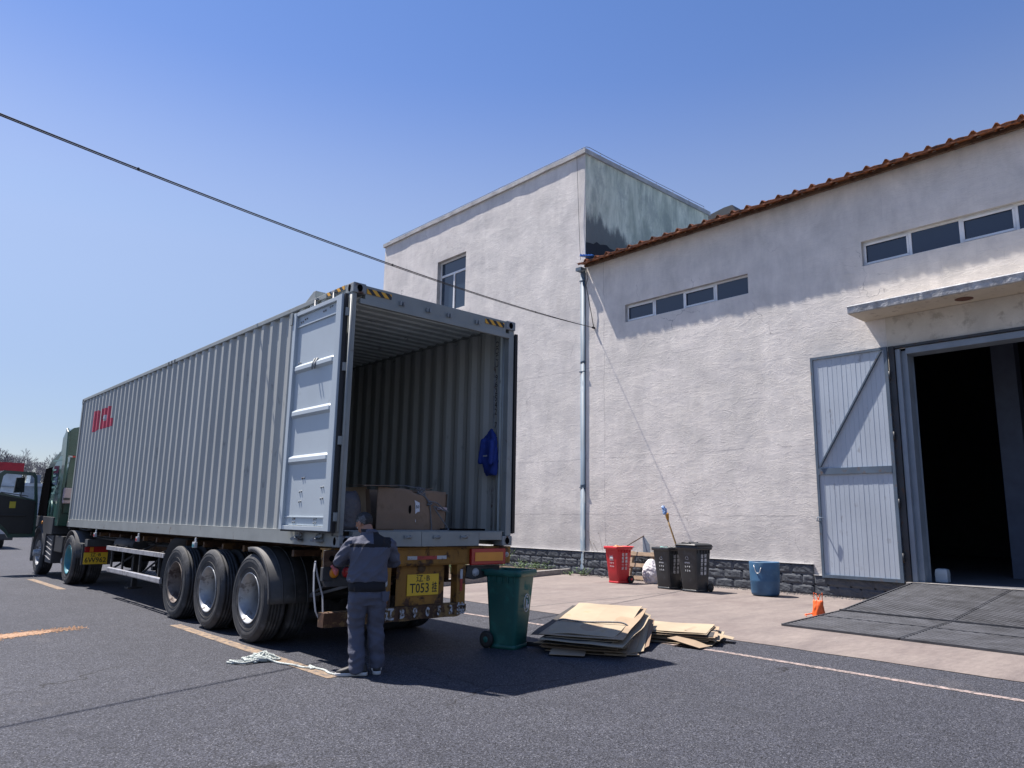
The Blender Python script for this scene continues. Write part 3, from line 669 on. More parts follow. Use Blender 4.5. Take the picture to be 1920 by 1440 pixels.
# ---------------------------------------------------------------- drainpipe, cable
dp = MB(); 
for (z0,z1) in ((.10,2.55),(2.53,6.3),(6.28,9.2)):
    dp.box((12.26,7.885,z0),(12.40,8.045,z1)) if False else dp.loft([[(12.475+.055*cos(a)*s_,7.955+.088*sin(a)*s_,z) for a in [2*pi*k/20 for k in range(20)]] for z,s_ in ((z0,1.08),(z0+.07,1.08),(z0+.075,1),(z1,1))])
for z in (2.5,6.0,8.9): dp.box((12.415,7.86,z),(12.5,8.06,z+.03))
dp.box((12.25,7.84,9.2),(12.48,8.06,9.30))
tag(dp.build('drainpipe', 'pipe'), 'blue-grey sheet-metal downpipe at the joint between tower and warehouse', 'drainpipe')
A = Vector((12.46,7.498,7.317)); D = Vector((1,.31,.086)); mb = MB(); P1 = A-D*30
def cab(dz, dy, sag):
    return [A-D*t + Vector((0,dy*min(1,t*.3),dz*min(1,t*.3)+sag*t*(t-15.6))) for t in [i/2 for i in range(61)]]
mb.tube(cab(0,0,.0032), .0095, 6); mb.tube(cab(-.015,.010,.0033), .0075, 6)
for t in (.12,.30,.47): 
    p = cab(0,0,.0032)[int(t*60)]; mb.box((p.x-.012,p.y-.012,p.z-.022),(p.x+.012,p.y+.012,p.z+.014))
mb.lathe([(.03,-.06),(.035,.0),(.03,.04)], (12.46,7.498,7.317), 'x', 10)
mb.tube([A, (12.40,7.62,8.1), (12.38,7.74,8.7), (12.42,7.70,8.95),(12.40,7.78,9.3)], .012, 6)
tag(mb.build('overhead_cable', 'cable'), 'black twin cable strung across the sky to a bracket on the warehouse wall', 'cable')
# ---------------------------------------------------------------- expanded-metal loading ramp
rp = empty('loading_ramp', (9.7,-3,0), 'black perforated steel loading ramp rising to the open doorway', 'ramp')
def rz(x): return .03+(x-7)*.035 if x < 9 else .10+(x-9)*.0985
def panel(x0, x1, y0, y1):
    mb = MB(); p = .115; q = .078; t = .021; nx = int((x1-x0)/p); ny = int((y1-y0)/q)
    for i in range(nx):
        for s_ in (0,1):
            vs = []; 
            for j in range(ny+1):
                u = (j+s_) % 2; x = x0+p*(i+.5)+(p*.23 if u else -p*.23)+(p/2 if s_ else 0)*0; x += 0 if s_==0 else 0
                xx = x0+p*(i+(.5 if s_ else 0))+(p*.25 if u else 0); y = y0+q*j
                if xx > x1-.02: xx = x1-.02
                z = rz(xx); vs += [(xx-t/2,y,z-.002),(xx+t/2,y,z+.006)]
            mb.add(vs, [(2*j,2*j+1,2*j+3,2*j+2) for j in range(ny)])
    f = MB()
    for (a,b) in (((x0,y0),(x1,y0)),((x0,y1),(x1,y1)),((x0,y0),(x0,y1)),((x1,y0),(x1,y1))):
        f.beam((a[0],a[1],rz(a[0])-.008),(b[0],b[1],rz(b[0])-.008),.028,.03)
    o = mb.build('mesh_panel', 'mesh_ramp', rp, fixn=False); f.build('panel_frame', 'mesh_ramp', o)
    MB().add([(x0,y0,rz(x0)-.026),(x1,y0,rz(x1)-.026),(x1,y1,rz(x1)-.026),(x0,y1,rz(x0)-.026)],[(0,1,2,3)]).build('under_plate', 'mesh_under', o, fixn=False)  # dark plate added, its colour stands for the shade below the open mesh
for (a,b) in ((-2.80,-1.12),(-5.2,-2.84)):
    panel(7.02,8.98,a,b); panel(9.02,12.28,a,b)
fr = MB().beam((9.0,-5.2,.118),(9.0,-1.12,.118),.05,.02).beam((8.2,-5.2,.078),(8.2,-1.12,.078),.02,.012); fr.build('cross_bar', 'mesh_ramp', rp)
MB().prism([(7.1,0),(12.27,0),(12.27,.37),(9,.07),(7.1,.002)], lambda u,v,w:(u,w,v), -1.16,-1.13).build('side_skirt', 'rust_steel', rp)
# ================================================================ SHIPPING CONTAINER
W, LEN, H, CZ = 2.438, 12.192, 2.896, 1.204
TOP = CZ+H
ct = empty('shipping_container', (1.219,6.1,CZ), 'long light grey corrugated shipping container with rear doors open, on the trailer', 'shipping container')
def wave(a0, a1, pitch, depth, fr=(.26,.245,.25,.245)):
    """trapezoidal corrugation profile: list of (along, depth)"""
    n = round((a1-a0)/pitch); p = (a1-a0)/n; out = []
    for k in range(n):
        b = a0+k*p; out += [(b,0),(b+fr[0]*p,0),(b+(fr[0]+fr[1])*p,depth),(b+(1-fr[3])*p,depth)]
    out.append((a1,0)); return out
def corr(mb, prof, fn, z0, z1, thick=.0035):
    m = len(prof); vs = []
    for d in (0, thick):
        for z in (z0,z1): vs += [fn(a, h+d, z) for a,h in prof]
    fs = []
    for i in range(m-1): fs += [(i,i+1,m+i+1,m+i), (2*m+i,3*m+i,3*m+i+1,2*m+i+1)]
    mb.add(vs, fs)
pr = [(.17,0.0)]+wave(.42, 12.02, .2785, .036)
for side, nm in ((0,'left'),(1,'right')):
    mb = MB(); x0 = .012 if side == 0 else W-.012; sg = 1 if side == 0 else -1
    corr(mb, pr, lambda a,h,z: (x0+sg*h, a, z), CZ+.155, TOP-.055)
    o = mb.build('side_wall', 'cont', ct)
    if side == 0: lw = o
mb = MB(); prr = wave(.15, 12.05, .21, -.02, (.42,.1,.38,.1)); corr(mb, prr, lambda a,h,z: (z, a, TOP-.022+h), .05, W-.05); mb.build('roof', 'cont_in', ct)
mb = MB(); corr(mb, wave(.02, W-.02, .25, .04), lambda a,h,z: (a, LEN-.03-h, z), CZ+.12, TOP-.01); mb.build('front_wall', 'cont_in', ct)
MB().box((.055,.14,CZ+.13),(W-.055,LEN-.08,CZ+.168)).build('floor', 'plywood', ct)
for x in (0, W-.06):
    MB().box((x,.17,TOP-.06),(x+.06,LEN-.17,TOP)).build('top_rail', 'cont_rail', ct, bevel=.006)
    xx = x if x == 0 else W-.06
    MB().box((xx,.17,CZ+.002),(xx+.05,LEN-.17,CZ+.158)).box((xx if x else xx,.17,CZ+.150),(xx+.06,LEN-.17,CZ+.163)).build('bottom_rail', 'cont_rail', ct, bevel=.003)
mb = MB()
for k in range(38): mb.box((.06,.35+k*.31,CZ+.02),(W-.06,.40+k*.31,CZ+.128))
mb.build('floor_bearer', 'cont_rail', ct)
def casting(x, y, z, fx, fy):
    """corner casting block with its hand holes: a shell of bars round dark pockets"""
    a, b, c = .162, .178, .118; x0 = x if fx < 0 else x-a; y0 = y if fy < 0 else y-b
    bm_ = MB().box((x0,y0,z),(x0+a,y0+b,z+c)); o = bm_.build('corner_casting', 'casting', ct, bevel=.012)
    h = MB(); fxx = x0-.0015 if fx < 0 else x0+a+.0015; fyy = y0-.0015 if fy < 0 else y0+b+.0015
    def oval(cx, cz, rx, rz): return [(cx+rx*cos(t)*(1), cz+rz*sin(t)) for t in [2*pi*k/20 for k in range(20)]]
    h.prism(oval(y0+b*.52, z+c*.52, .028, .043), lambda u,v,w:(w,u,v), fxx, fxx+(.01 if fx<0 else -.01))
    h.prism(oval(x0+a*.5, z+c*.5, .034, .042), lambda u,v,w:(u,w,v), fyy, fyy+(.01 if fy<0 else -.01))
    h.build('hand_hole', 'hole', o)
for (x,fx) in ((0,-1),(W,1)):
    for (y,fy) in ((0,-1),(LEN,1)):
        for z in (CZ, TOP-.118): casting(x, y, z, fx, fy)
for x in (0.006, W-.096):
    MB().box((x,.02,CZ+.118),(x+(.052 if x < 1 else .09),.15,TOP-.118)).build('corner_post', 'cont_rail', ct, bevel=.008)
    MB().box((x,LEN-.12,CZ+.118),(x+.09,LEN-.01,TOP-.118)).build('corner_post', 'cont_rail', ct, bevel=.008)
# rear header with hazard tape, rear sill with lock keepers
hd = MB().box((.162,.012,TOP-.175),(W-.162,.09,TOP-.012)).box((.096,.004,TOP-.232),(W-.096,.05,TOP-.172)).build('rear_header', 'cont_rail', ct, bevel=.004)
MB().box((.175,.002,TOP-.105),(.50,.011,TOP-.045)).build('hazard_stripe', 'hazard', hd); MB().box((W-.52,.002,TOP-.105),(W-.20,.011,TOP-.045)).build('hazard_stripe', 'hazard', hd)
mb = MB()
for x in (.64,1.02,1.33,1.78):
    mb.box((x-.03,-.02,TOP-.15),(x-.012,.012,TOP-.10)).box((x+.012,-.02,TOP-.15),(x+.03,.012,TOP-.10))
mb.build('cam_keeper', 'casting', hd)
MB().box((-.003,.20,TOP-.052),(.002,.62,TOP-.004)).build('hazard_stripe', 'hazard', ct)
for x in (0,):
    mb = MB().box((-.004,5.85,TOP-.05),(0,5.90,TOP-.006)).box((-.004,6.0,TOP-.05),(0,6.05,TOP-.006)).box((-.004,6.15,TOP-.05),(0,6.2,TOP-.006)); mb.build('rail_tape', 'ink', ct)
sl_ = MB().box((.162,.004,CZ+.004),(1.05,.09,CZ+.166)).box((1.055,.004,CZ+.004),(1.9,.09,CZ+.166)).box((1.905,.006,CZ+.07),(W-.162,.09,CZ+.166)).box((.09,.05,CZ+.166),(W-.09,.13,CZ+.178)).build('rear_sill', 'cont_rail', ct, bevel=.004)
mb = MB()
for x in (.34,.86,1.26,1.66): mb.box((x-.05,-.018,CZ+.09),(x-.03,.006,CZ+.125)).box((x+.03,-.018,CZ+.09),(x+.05,.006,CZ+.125)).cyl((x-.04,-.014,CZ+.105),(x+.04,-.014,CZ+.105),.011,8)
mb.build('cam_keeper', 'casting', sl_)
# inner posts at the right, plus lashing bar tubes
mb = MB().box((W-.085,.155,CZ+.17),(W-.05,.20,TOP-.1)); mb.build('inner_post', 'cont_in', ct)
mb = MB().cyl((W-.07,.235,CZ+.18),(W-.07,.235,TOP-.1),.016,10).cyl((W-.10,.12,CZ+.18),(W-.10,.12,TOP-.2),.014,10); mb.build('lashing_bar', 'cont_rail', ct)
MB().box((1.55,.25,CZ+.168),(2.2,.33,CZ+.2)).build('floor_angle', 'hole', ct)
mb = MB()
for k in range(5): mb.tube([(W-.07,1.2+k*1.6+.05*cos(t),TOP-.10+.03*sin(t)) for t in [pi*i/6-pi for i in range(7)]],.006,6)
mb.build('lashing_ring', 'casting', ct)
s_ = 'OOCU 962542 7'
text('\n'.join(s_), .118, 'ink', ct, (W-.018,.345,3.30), (0,-1,0), (0,0,1), name='serial_lettering', sx=.85, ls=.78)
# painted mark on the long side: red letters with a grey emblem, cut by the corrugations
lg = MB()
def onwall(poly, mat, nm):
    mb = MB(); zs = [3.25+i*.0 for i in range(1)]
    # slice the mark along the corrugation so it follows the sheet
    for (a0,h0),(a1,h1) in zip(pr[:-1], pr[1:]):
        if a1 < 9.3 or a0 > 11.2: continue
        for k in range(3):
            b0 = a0+(a1-a0)*k/3; b1 = a0+(a1-a0)*(k+1)/3; g0 = h0+(h1-h0)*k/3; g1 = h0+(h1-h0)*(k+1)/3
            for (z0, z1) in poly((b0+b1)/2): mb.add([(.0095+g0,b0,z0),(.0095+g1,b1,z0),(.0095+g1,b1,z1),(.0095+g0,b0,z1)], [(0,1,2,3)])
    return mb.build(nm, mat, ct, fixn=False)
def mark(y):
    t = (11.1-y)/1.62     # 0 at the left of the mark, 1 at its right
    if t < 0 or t > 1: return []
    zb, zt = 3.26, 3.70
    if t < .35:
        u = (t-.175)/.175; e = .10+.13*math.sqrt(max(0,1-u**4)); return [(3.47-e, 3.47+e)]
    if t < .45: return []
    if t < .76:
        u = (t-.61)/.17; return [(zb, 3.41+.04*abs(u)), (3.55-.03*abs(u), zt-.01)] if abs(u) < .7 else [(zb, zt)]
    return [(zb, zt)] if t < .88 else [(zb, zb+.17)]
onwall(mark, 'logo', 'side_logo')
def star(y):
    t = (11.1-y)/1.62
    return [(3.46,3.54)] if .46 < t < .70 else []
onwall(star, 'refl_white', 'logo_emblem')
# rear doors folded right round against the long sides
def door(xs, sg, hinge_y=.02):
    """xs: inner plane next to the container side, sg: outward direction"""
    y0, y1 = .03, 1.20; z0, z1 = CZ+.165, TOP-.165; X = lambda d: xs+sg*d
    mb = MB()
    def bx(d0, d1, a, b, c, d): mb.box((min(X(d0),X(d1)),a,c),(max(X(d0),X(d1)),b,d))
    bx(.012,.018,y0+.1,y1-.06,z0+.05,z1-.05)
    bx(.0,.058,y0,y0+.115,z0,z1); bx(.0,.055,y1-.075,y1,z0,z1)
    bx(.0,.05,y0+.115,y1-.075,z0,z0+.045); bx(.0,.05,y0+.115,y1-.075,z1-.045,z1)
    o = mb.build('door', 'door_in', ct, bevel=.004)
    rb = MB(); hi = z1-z0
    for zc in (z0+hi*.305, z0+hi*.515, z0+hi*.725):
        # each rib stands proud with a sloping upper face and rounded ends
        rings = []
        for yy, s_ in ((y0+.118,.2),(y0+.16,1),(y1-.13,1),(y1-.078,.25)):
            rings.append([(X(.018),yy,zc+.055),(X(.018+.034*s_),yy,zc+.022),(X(.018+.036*s_),yy,zc-.022),(X(.018),yy,zc-.05)])
        rb.loft(rings, smooth=False)
    rb.box((min(X(.018),X(.03)),y0+.115,z0+.135),(max(X(.018),X(.03)),y1-.075,z0+.15)); rb.box((min(X(.018),X(.034)),y0+.115,z1-.19),(max(X(.018),X(.034)),y1-.075,z1-.175))
    rb.build('door_rib', 'door_in', o, bevel=.004)
    gk = MB(); gk.box((min(X(-.012),X(.03)),y0-.028,z0-.014),(max(X(-.012),X(.03)),y0,z1+.008)).box((min(X(-.012),X(.03)),y0,z0-.02),(max(X(-.012),X(.03)),y1,z0-.001)); gk.build('door_gasket', 'gasket', o)
    rd = MB()
    for yy in (.38,.82): rd.cyl((X(-.03),yy,z0-.12),(X(-.03),yy,z1+.13),.016,8).box((min(X(-.05),X(-.015)),yy-.03,z0-.13),(max(X(-.05),X(-.015)),yy+.03,z0-.10)).box((min(X(-.05),X(-.015)),yy-.045,z1+.11),(max(X(-.05),X(-.015)),yy+.045,z1+.13)).box((min(X(-.045),X(-.02)),yy-.02,z1+.06),(max(X(-.045),X(-.02)),yy+.02,z1+.10))
    rd.build('lock_rod', 'casting', o)
    bo = MB()
    for (yy,zz) in ((.2,z0+.04+.55),(.75,z0+.55+.02),(.3,z0+.46),(.8,z0+.42),(.3,z0+.34),(.8,z0+.31),(.42,z0+.08),(.92,z0+.08),(.42,z0+.12),(.92,z0+.12),(.5,z1-.1),(.95,z1-.11),(1.05,z1-.13),(.35,z1-.08),(1.04,z0+1.93),(.62,z0+1.92)):
        bo.ball((X(.022),yy,zz),(.008,.012,.012),8,5).ball((X(.022),yy-.045,zz+.004),(.008,.012,.012),8,5)
    bo.tube([(X(.03),.62,z0+1.93),(X(.06),.62,z0+1.86),(X(.07),.60,z0+1.80)],.011,6).tube([(X(.03),.56,z0+1.93),(X(.06),.56,z0+1.86),(X(.07),.54,z0+1.80)],.011,6)
    bo.build('door_bolts', 'casting', o)
    hg = MB()
    if sg > 0: return o
    for zz in (z0+.15, z0+.95, z0+1.75, z1-.2): hg.box((min(X(-.05),X(.022)),-.022,zz-.045),(max(X(-.05),X(.022)),.008,zz+.045))
    hg.cyl((X(-.03),-.022,z0),(X(-.03),-.022,z1),.014,10)
    hg.build('hinge', 'cont_rail', o)
    return o
door(-.062, -1); door(W+.014, 1)
MB().box((-.13,1.205,TOP-.30),(-.01,1.26,TOP-.15)).build('door_retainer', 'cont_rail', ct)
mb = MB()
for yy in (.38,.85): mb.beam((-.10,yy-.05,CZ+.07),(-.02,yy+.05,CZ+.11),.02,.03).beam((-.10,yy+.05,CZ+.06),(-.02,yy-.05,CZ+.12),.02,.03).box((-.09,yy-.06,CZ+.05),(-.01,yy+.06,CZ+.075))
mb.build('lock_cam', 'casting', ct)
# ---------------------------------------------------------------- load and oddments in the container
FZ = CZ+.168
def tilt_panel(to, pts, mat, name, th=.006):
    """flat cardboard flap from 4 points with thickness"""
    p = [Vector(q) for q in pts]; n = (p[1]-p[0]).cross(p[-1]-p[0]).normalized()*th; k = len(p)
    mb = MB(); mb.add([q for q in p]+[q+n for q in p], [tuple(range(k-1,-1,-1)), tuple(range(k,2*k))]+[(i,(i+1)%k,k+(i+1)%k,k+i) for i in range(k)])
    return mb.build(name, mat, to)
bxx = empty('cardboard_box', (1.15,.8,FZ), 'big torn brown cardboard box tied with rope at the container opening', 'cardboard box')
def soft(name, verts_fn, mat, parent, nu, nv, thick=.006):
    mb = MB(); vs = [verts_fn(i/nu, j/nv) for i in range(nu+1) for j in range(nv+1)]; k = len(vs)
    vs2 = [Vector(v)+Vector((0,thick,0)) for v in vs]; m = nv+1; fs = []
    for i in range(nu):
        for j in range(nv): fs += [(i*m+j,(i+1)*m+j,(i+1)*m+j+1,i*m+j+1),(k+i*m+j,k+i*m+j+1,k+(i+1)*m+j+1,k+(i+1)*m+j)]
    for i in range(nu): fs += [(i*m,k+i*m,k+(i+1)*m,(i+1)*m),(i*m+nv,(i+1)*m+nv,k+(i+1)*m+nv,k+i*m+nv)]
    for j in range(nv): fs += [(j,j+1,k+j+1,k+j),(nu*m+j,k+nu*m+j,k+nu*m+j+1,nu*m+j+1)]
    mb.add(vs+vs2, fs, True); return mb.build(name, mat, parent)
def frontf(u, v):
    x = .68+u*.97+(.02 if u > .97 else 0)*v; top = FZ+.50-.055*math.exp(-((u-.53)/.09)**2)-.03*u
    y = .36+.02*sin(u*7)+.03*v*(u>.5)*(u-.5)+.006*nz(u*6,v*6,1)-(.03*abs(sin(u*pi*1)))+(.025 if u < .27 else 0)*(.27-u)*4
    return (x+.015*nz(v*4,2,u*2)*(u>.9), y, FZ+.002+(top-FZ)*v+(.006*nz(u*30,1,1) if v > .9 else 0))
soft('front_panel', frontf, 'card', bxx, 48, 16)
soft('back_panel', lambda u,v: (.52+u*1.1, 1.25+.01*sin(u*9), FZ+.002+.50*v), 'card', bxx, 10, 6)
mb = MB(); mb.add([(.52,1.25,FZ),(.66,.42,FZ),(.60,.44,FZ+.47),(.50,1.25,FZ+.47)],[(0,1,2,3)]).add([(1.66,.38,FZ),(1.64,1.25,FZ),(1.64,1.25,FZ+.47),(1.69,.38,FZ+.45)],[(0,1,2,3)]); mb.build('side_panel', 'card', bxx, fixn=False)
tilt_panel(bxx, [(.44,.30,FZ+.50),(.92,.34,FZ+.515),(.96,.62,FZ+.53),(.46,.85,FZ+.52)], 'card', 'top_flap')
tilt_panel(bxx, [(.95,.36,FZ+.49),(1.28,.36,FZ+.44),(1.30,.9,FZ+.49),(.9,.9,FZ+.53)], 'card', 'top_flap')
tilt_panel(bxx, [(1.26,.36,FZ+.45),(1.50,.42,FZ+.52),(1.62,.9,FZ+.48),(1.2,.9,FZ+.47)], 'card', 'top_flap')
tilt_panel(bxx, [(.42,.75,FZ+.02),(.66,.5,FZ+.02),(.60,.5,FZ+.50),(.36,.78,FZ+.48)], 'card_mid', 'side_flap')
tilt_panel(bxx, [(1.18,.325,FZ+.10),(1.24,.325,FZ+.10),(1.225,.315,FZ+.33),(1.15,.315,FZ+.36),(1.165,.318,FZ+.32)], 'paper', 'paper_label', .002)
text('50', .05, 'ink', bxx, (1.195,.312,FZ+.28), (1,0,0), (0,0,1))
MB().prism([(1.10+.014*cos(t),FZ+.25+.05*sin(t)) for t in [2*pi*k/14 for k in range(14)]], lambda u,v,w:(u,w,v), .322, .334).build('hand_slot', 'hole', bxx)
tilt_panel(bxx, [(1.50,.335,FZ+.255),(1.67,.362,FZ+.25),(1.67,.362,FZ+.285),(1.50,.335,FZ+.29)], 'pinkbox', 'packing_tape', .002)
def ropetube(pts, r, nm, mat, parent, tw=260, n=8):
    """laid rope: swept tube whose radius ripples like twisted strands"""
    P_ = [Vector(p) for p in pts]; out = []
    for i in range(len(P_)-1):
        p0 = P_[max(0,i-1)]; p1 = P_[i]; p2 = P_[i+1]; p3 = P_[min(len(P_)-1,i+2)]
        m = max(3, int((p2-p1).length/.010))
        for k in range(m):
            t = k/m; out.append(.5*((2*p1)+(p2-p0)*t+(2*p0-5*p1+4*p2-p3)*t*t+(3*p1-p0-3*p2+p3)*t**3))
    out.append(P_[-1]); rs = [r*(1+.16*(1 if i % 2 else -1)) for i in range(len(out))]
    mb = MB().tube(out, rs, n)
    return mb.build(nm, mat, parent) if nm else mb
random.seed(5); kn = [(1.25+.05*sin(i*2.3)+random.gauss(0,.012), .34+.03*cos(i*3.1), FZ+.47+.035*cos(i*1.9)+random.gauss(0,.01)) for i in range(22)]
ropetube([(.9,.9,FZ+.53),(1.1,.5,FZ+.53)]+kn+[(1.30,.31,FZ+.40),(1.37,.31,FZ+.30),(1.40,.31,FZ+.1),(1.40,.30,FZ+.01)], .0075, 'tie_rope', 'twine', bxx)
kn2 = [(1.36+.03*sin(i*2.1), .30+.015*cos(i*2.7), FZ+.33+.025*cos(i*1.7)) for i in range(9)]
ropetube([(1.28,.32,FZ+.44)]+kn2+[(1.45,.29,FZ+.34),(1.55,.28,FZ+.27),(1.63,.28,FZ+.235),(1.55,.285,FZ+.25),(1.42,.29,FZ+.29),(1.52,.28,FZ+.16),(1.60,.26,FZ+.05),(1.56,.2,FZ+.012),(1.3,.2,FZ+.01),(.95,.16,FZ+.01),(.75,.12,FZ+.012)], .0075, 'tie_rope', 'twine', bxx)
# wrapped bundle beside it
mb = MB(); rings = []
for i in range(9):
    t = i/8; rr = .215*(1-.25*t**4); rings.append([(.30+rr*1.1*cos(a)*(1+.10*nz(cos(a)*2,sin(a)*2,t*4)), .55+rr*1.2*sin(a)*(1+.10*nz(cos(a)*2,sin(a)*2+4,t*4)), FZ+.002+.43*t+.02*nz(cos(a)*3,sin(a)*3,9)*t) for a in [2*pi*k/28 for k in range(28)]])
mb.loft(rings); tag(mb.build('wrapped_bundle', 'plastic_grey'), 'dark plastic-wrapped bundle just inside the container beside the torn box', 'bundle')
# cartons stacked along the left wall
k = 0
for (z0,z1,dx,mat,lab) in ((0,.46,.50,'card_mid','brown carton at the bottom of the stack inside the container'),(.46,.86,.46,'card','taller brown carton in the middle of the stack inside the container'),(.86,1.16,.47,'card_mid','small brown carton on top of the stack inside the container')):
    o = MB().box((.08,1.30+.02*k,FZ+z0+.002),(.08+dx*.62,2.1,FZ+z1)).build('carton', mat, bevel=.006); tag(o, lab, 'carton', 'cartons stacked inside the container')
    MB().box((.082+dx*.62-.001,1.62,FZ+z0+.01),(.082+dx*.62+.001,1.70,FZ+z1-.01)).build('packing_tape', 'card_pale', o); k += 1
# blue jacket hung on the right wall
mb = MB(); rings = []
prf = [(0,.03,.02),(.03,.05,.03),(.09,.095,.045),(.2,.125,.055),(.32,.13,.06),(.42,.12,.055),(.50,.105,.05),(.57,.10,.045),(.60,.085,.04)]
for (d, hw, th) in prf:
    hw *= 1.22; z = 2.69-d; rings.append([(W-.12-th*(sin(a)*.8+.2)-.012*sin(a*3+d*14), .30+.02*sin(d*6)+hw*cos(a)*(1+.12*sin(a*5+d*20)), z-.02*cos(a*2)) for a in [2*pi*k/30 for k in range(30)]])
mb.loft(rings); 
mb.cap_((W-.17,.40,2.52),(W-.20,.42,2.26),.05,.035); mb.cap_((W-.20,.21,2.5),(W-.22,.20,2.24),.05,.035)
V,F,N = remesh(mb, .012, 3)
V = [v+n*(.012*nz(v.y*16,v.z*5,v.x*9)+.005*nz(v.y*40,v.z*14,3)) for v,n in zip(V,N)]
jk = MB().add(V, F, True).build('blue_jacket', 'blue_cloth', fixn=False); tag(jk, 'crumpled royal blue jacket hanging on the container inner wall', 'jacket')
MB().beam((W-.225,.26,2.33),(W-.225,.34,2.33),.004,.02).build('cuff_stripe', 'strap', jk)
# rooftop box just past the door
tag(MB().prism([(1.1,TOP-.01),(1.52,TOP-.01),(1.16,TOP+.16),(1.10,TOP+.16)], lambda u,v,w:(w,u,v), .10, .42).build('roof_box', 'cont_rail', bevel=.006), 'small sloping grey metal box on the container roof edge', 'metal box')

# ================================================================ WHEELS
def make_wheel(cx, cy, cz, sg, parent, rimmat, R=.525, wd=.255, dish=.13, hub=False):
    """sg -1: outer face towards -X"""
    def X(d): return d*(-sg)
    c = (cx, cy, cz); t = MB()
    prof = [(.300,.015),(.318,.0),(.34,.004),(.40,-.012),(.455,-.016),(.492,-.004),(.508,.012),(R-.004,.022)]
    n = 5
    for k in range(n):
        a = .026+(wd-.052)*k/n; b = .026+(wd-.052)*(k+1)/n; prof += [(R,a+.002),(R,b-.012)]
        if k < n-1: prof += [(R-.016,b-.009),(R-.016,b-.002)]
    prof += [(R-.004,wd-.022),(.508,wd-.012),(.455,wd+.016),(.34,wd-.004),(.300,wd-.015),(.288,wd-.02),(.288,.02),(.300,.015)]
    t.lathe([(r,X(h)) for r,h in prof], c, 'x', 56)
    # raised sidewall bars standing in for moulded ridges
    for rr in (.36,.43,.47): t.lathe([(rr,X(-.011)),(rr+.003,X(-.017)),(rr+.006,X(-.011))], c, 'x', 56)
    tyre = t.build('tyre', 'tyre', parent)
    r = MB()
    prof = [(.298,.012),(.306,-.002),(.298,-.008),(.288,.0),(.280,.03),(.262,.045),(.258,dish+.035)]
    r.lathe([(q,X(h)) for q,h in prof], c, 'x', 48)
    rim = r.build('rim', rimmat, parent); dp_ = dish+.015
    MB().lathe([(q,X(h)) for q,h in ((.258,dp_+.02),(.245,dp_+.03),(.19,dp_+.012),(.14,dp_+.03),(.11,dp_+.022),(.085,dp_+.01),(.08,dp_-.05 if not hub else dish-.16),(.05,dp_-.07 if not hub else dish-.17),(0.001,dp_-.07 if not hub else dish-.17))], c, 'x', 48).build('wheel_disc', 'disc' if not hub and rimmat != 'rim_teal' else rimmat, rim)
    b = MB()
    for k in range(10):
        a = 2*pi*k/10; y = cy+.135*cos(a); z = cz+.135*sin(a); b.cyl((cx+X(dish+.03),y,z),(cx+X(dish-.01 if not hub else dish-.05),y,z),.013,6)
    b.build('wheel_nuts', 'chassis' if not hub else 'tank', rim)
    hh = MB()
    for k in range(8):
        a = 2*pi*(k+.5)/8; y = cy+.215*cos(a); z = cz+.215*sin(a); hh.lathe([(.001,X(dish+.011)),(.026,X(dish+.013)),(.028,X(dish+.022))],(cx,y,z),'x',12)
    hh.build('rim_openings', 'hole', rim)
def wheel(x, y, side, parent, rimmat, **k):
    """dual or single wheel assembly; side -1 left (outer face at x), +1 right"""
    wd = k.get('wd', .255); R = k.get('R', .525)
    e = bpy.data.objects.new('wheel', None); COL.objects.link(e); e.parent = parent; e.location = Vector((x, y, R))-rootloc(parent)
    make_wheel(x, y, R, side, e, rimmat, **k); return e

# ================================================================ TRAILER
tr = empty('container_trailer', (1.22,5,0), 'rusty mustard skeletal semi-trailer with three axles under the grey container', 'trailer')
XL, XR = -.03, W+.03
for i, (yy, rm) in enumerate(((2.06,'rim'),(3.42,'rim'),(4.74,'rim_rust'))):
    wheel(XL, yy, -1, tr, rm, dish=.205); wheel(XR, yy, 1, tr, 'rim', dish=.205)
    for (xx, sd) in ((XL+.31,-1),(XR-.31,1)): wheel(xx, yy, sd, tr, 'rim_rust', dish=.03)
    MB().cyl((.35,yy,.525),(W-.35,yy,.525),.075,14).build('axle', 'chassis', tr)
mb = MB()
for x in (.77, 1.60):
    mb.box((x,.25,1.12),(x+.08,11.9,1.15)).box((x+.032,.25,.80),(x+.048,11.9,1.12)).box((x,.25,.775),(x+.08,9.2,.80))
mb.build('main_beam', 'mustard_dark', tr)
mb = MB()
for k in range(15):
    y = .6+k*.72; mb.box((.16,y,1.05),(W-.16,y+.06,1.125))
mb.build('cross_member', 'mustard_dark', tr)
mb = MB()
for x in (.62,1.75):
    for yy in (2.06,3.42,4.74):
        for q in range(5): mb.tube([(x,yy-.52+.0*q,.74-.0),(x,yy-.3,.66-.014*q),(x,yy,.635-.014*q),(x,yy+.3,.66-.014*q),(x,yy+.52,.74)], .012, 4)
    for yy in (1.38,2.74,4.08,5.40): mb.prism([(yy-.12,.80),(yy+.12,.80),(yy+.05,.66),(yy-.05,.66)], lambda u,v,w:(w,u,v), x-.04, x+.04)
mb.build('leaf_springs', 'chassis', tr)
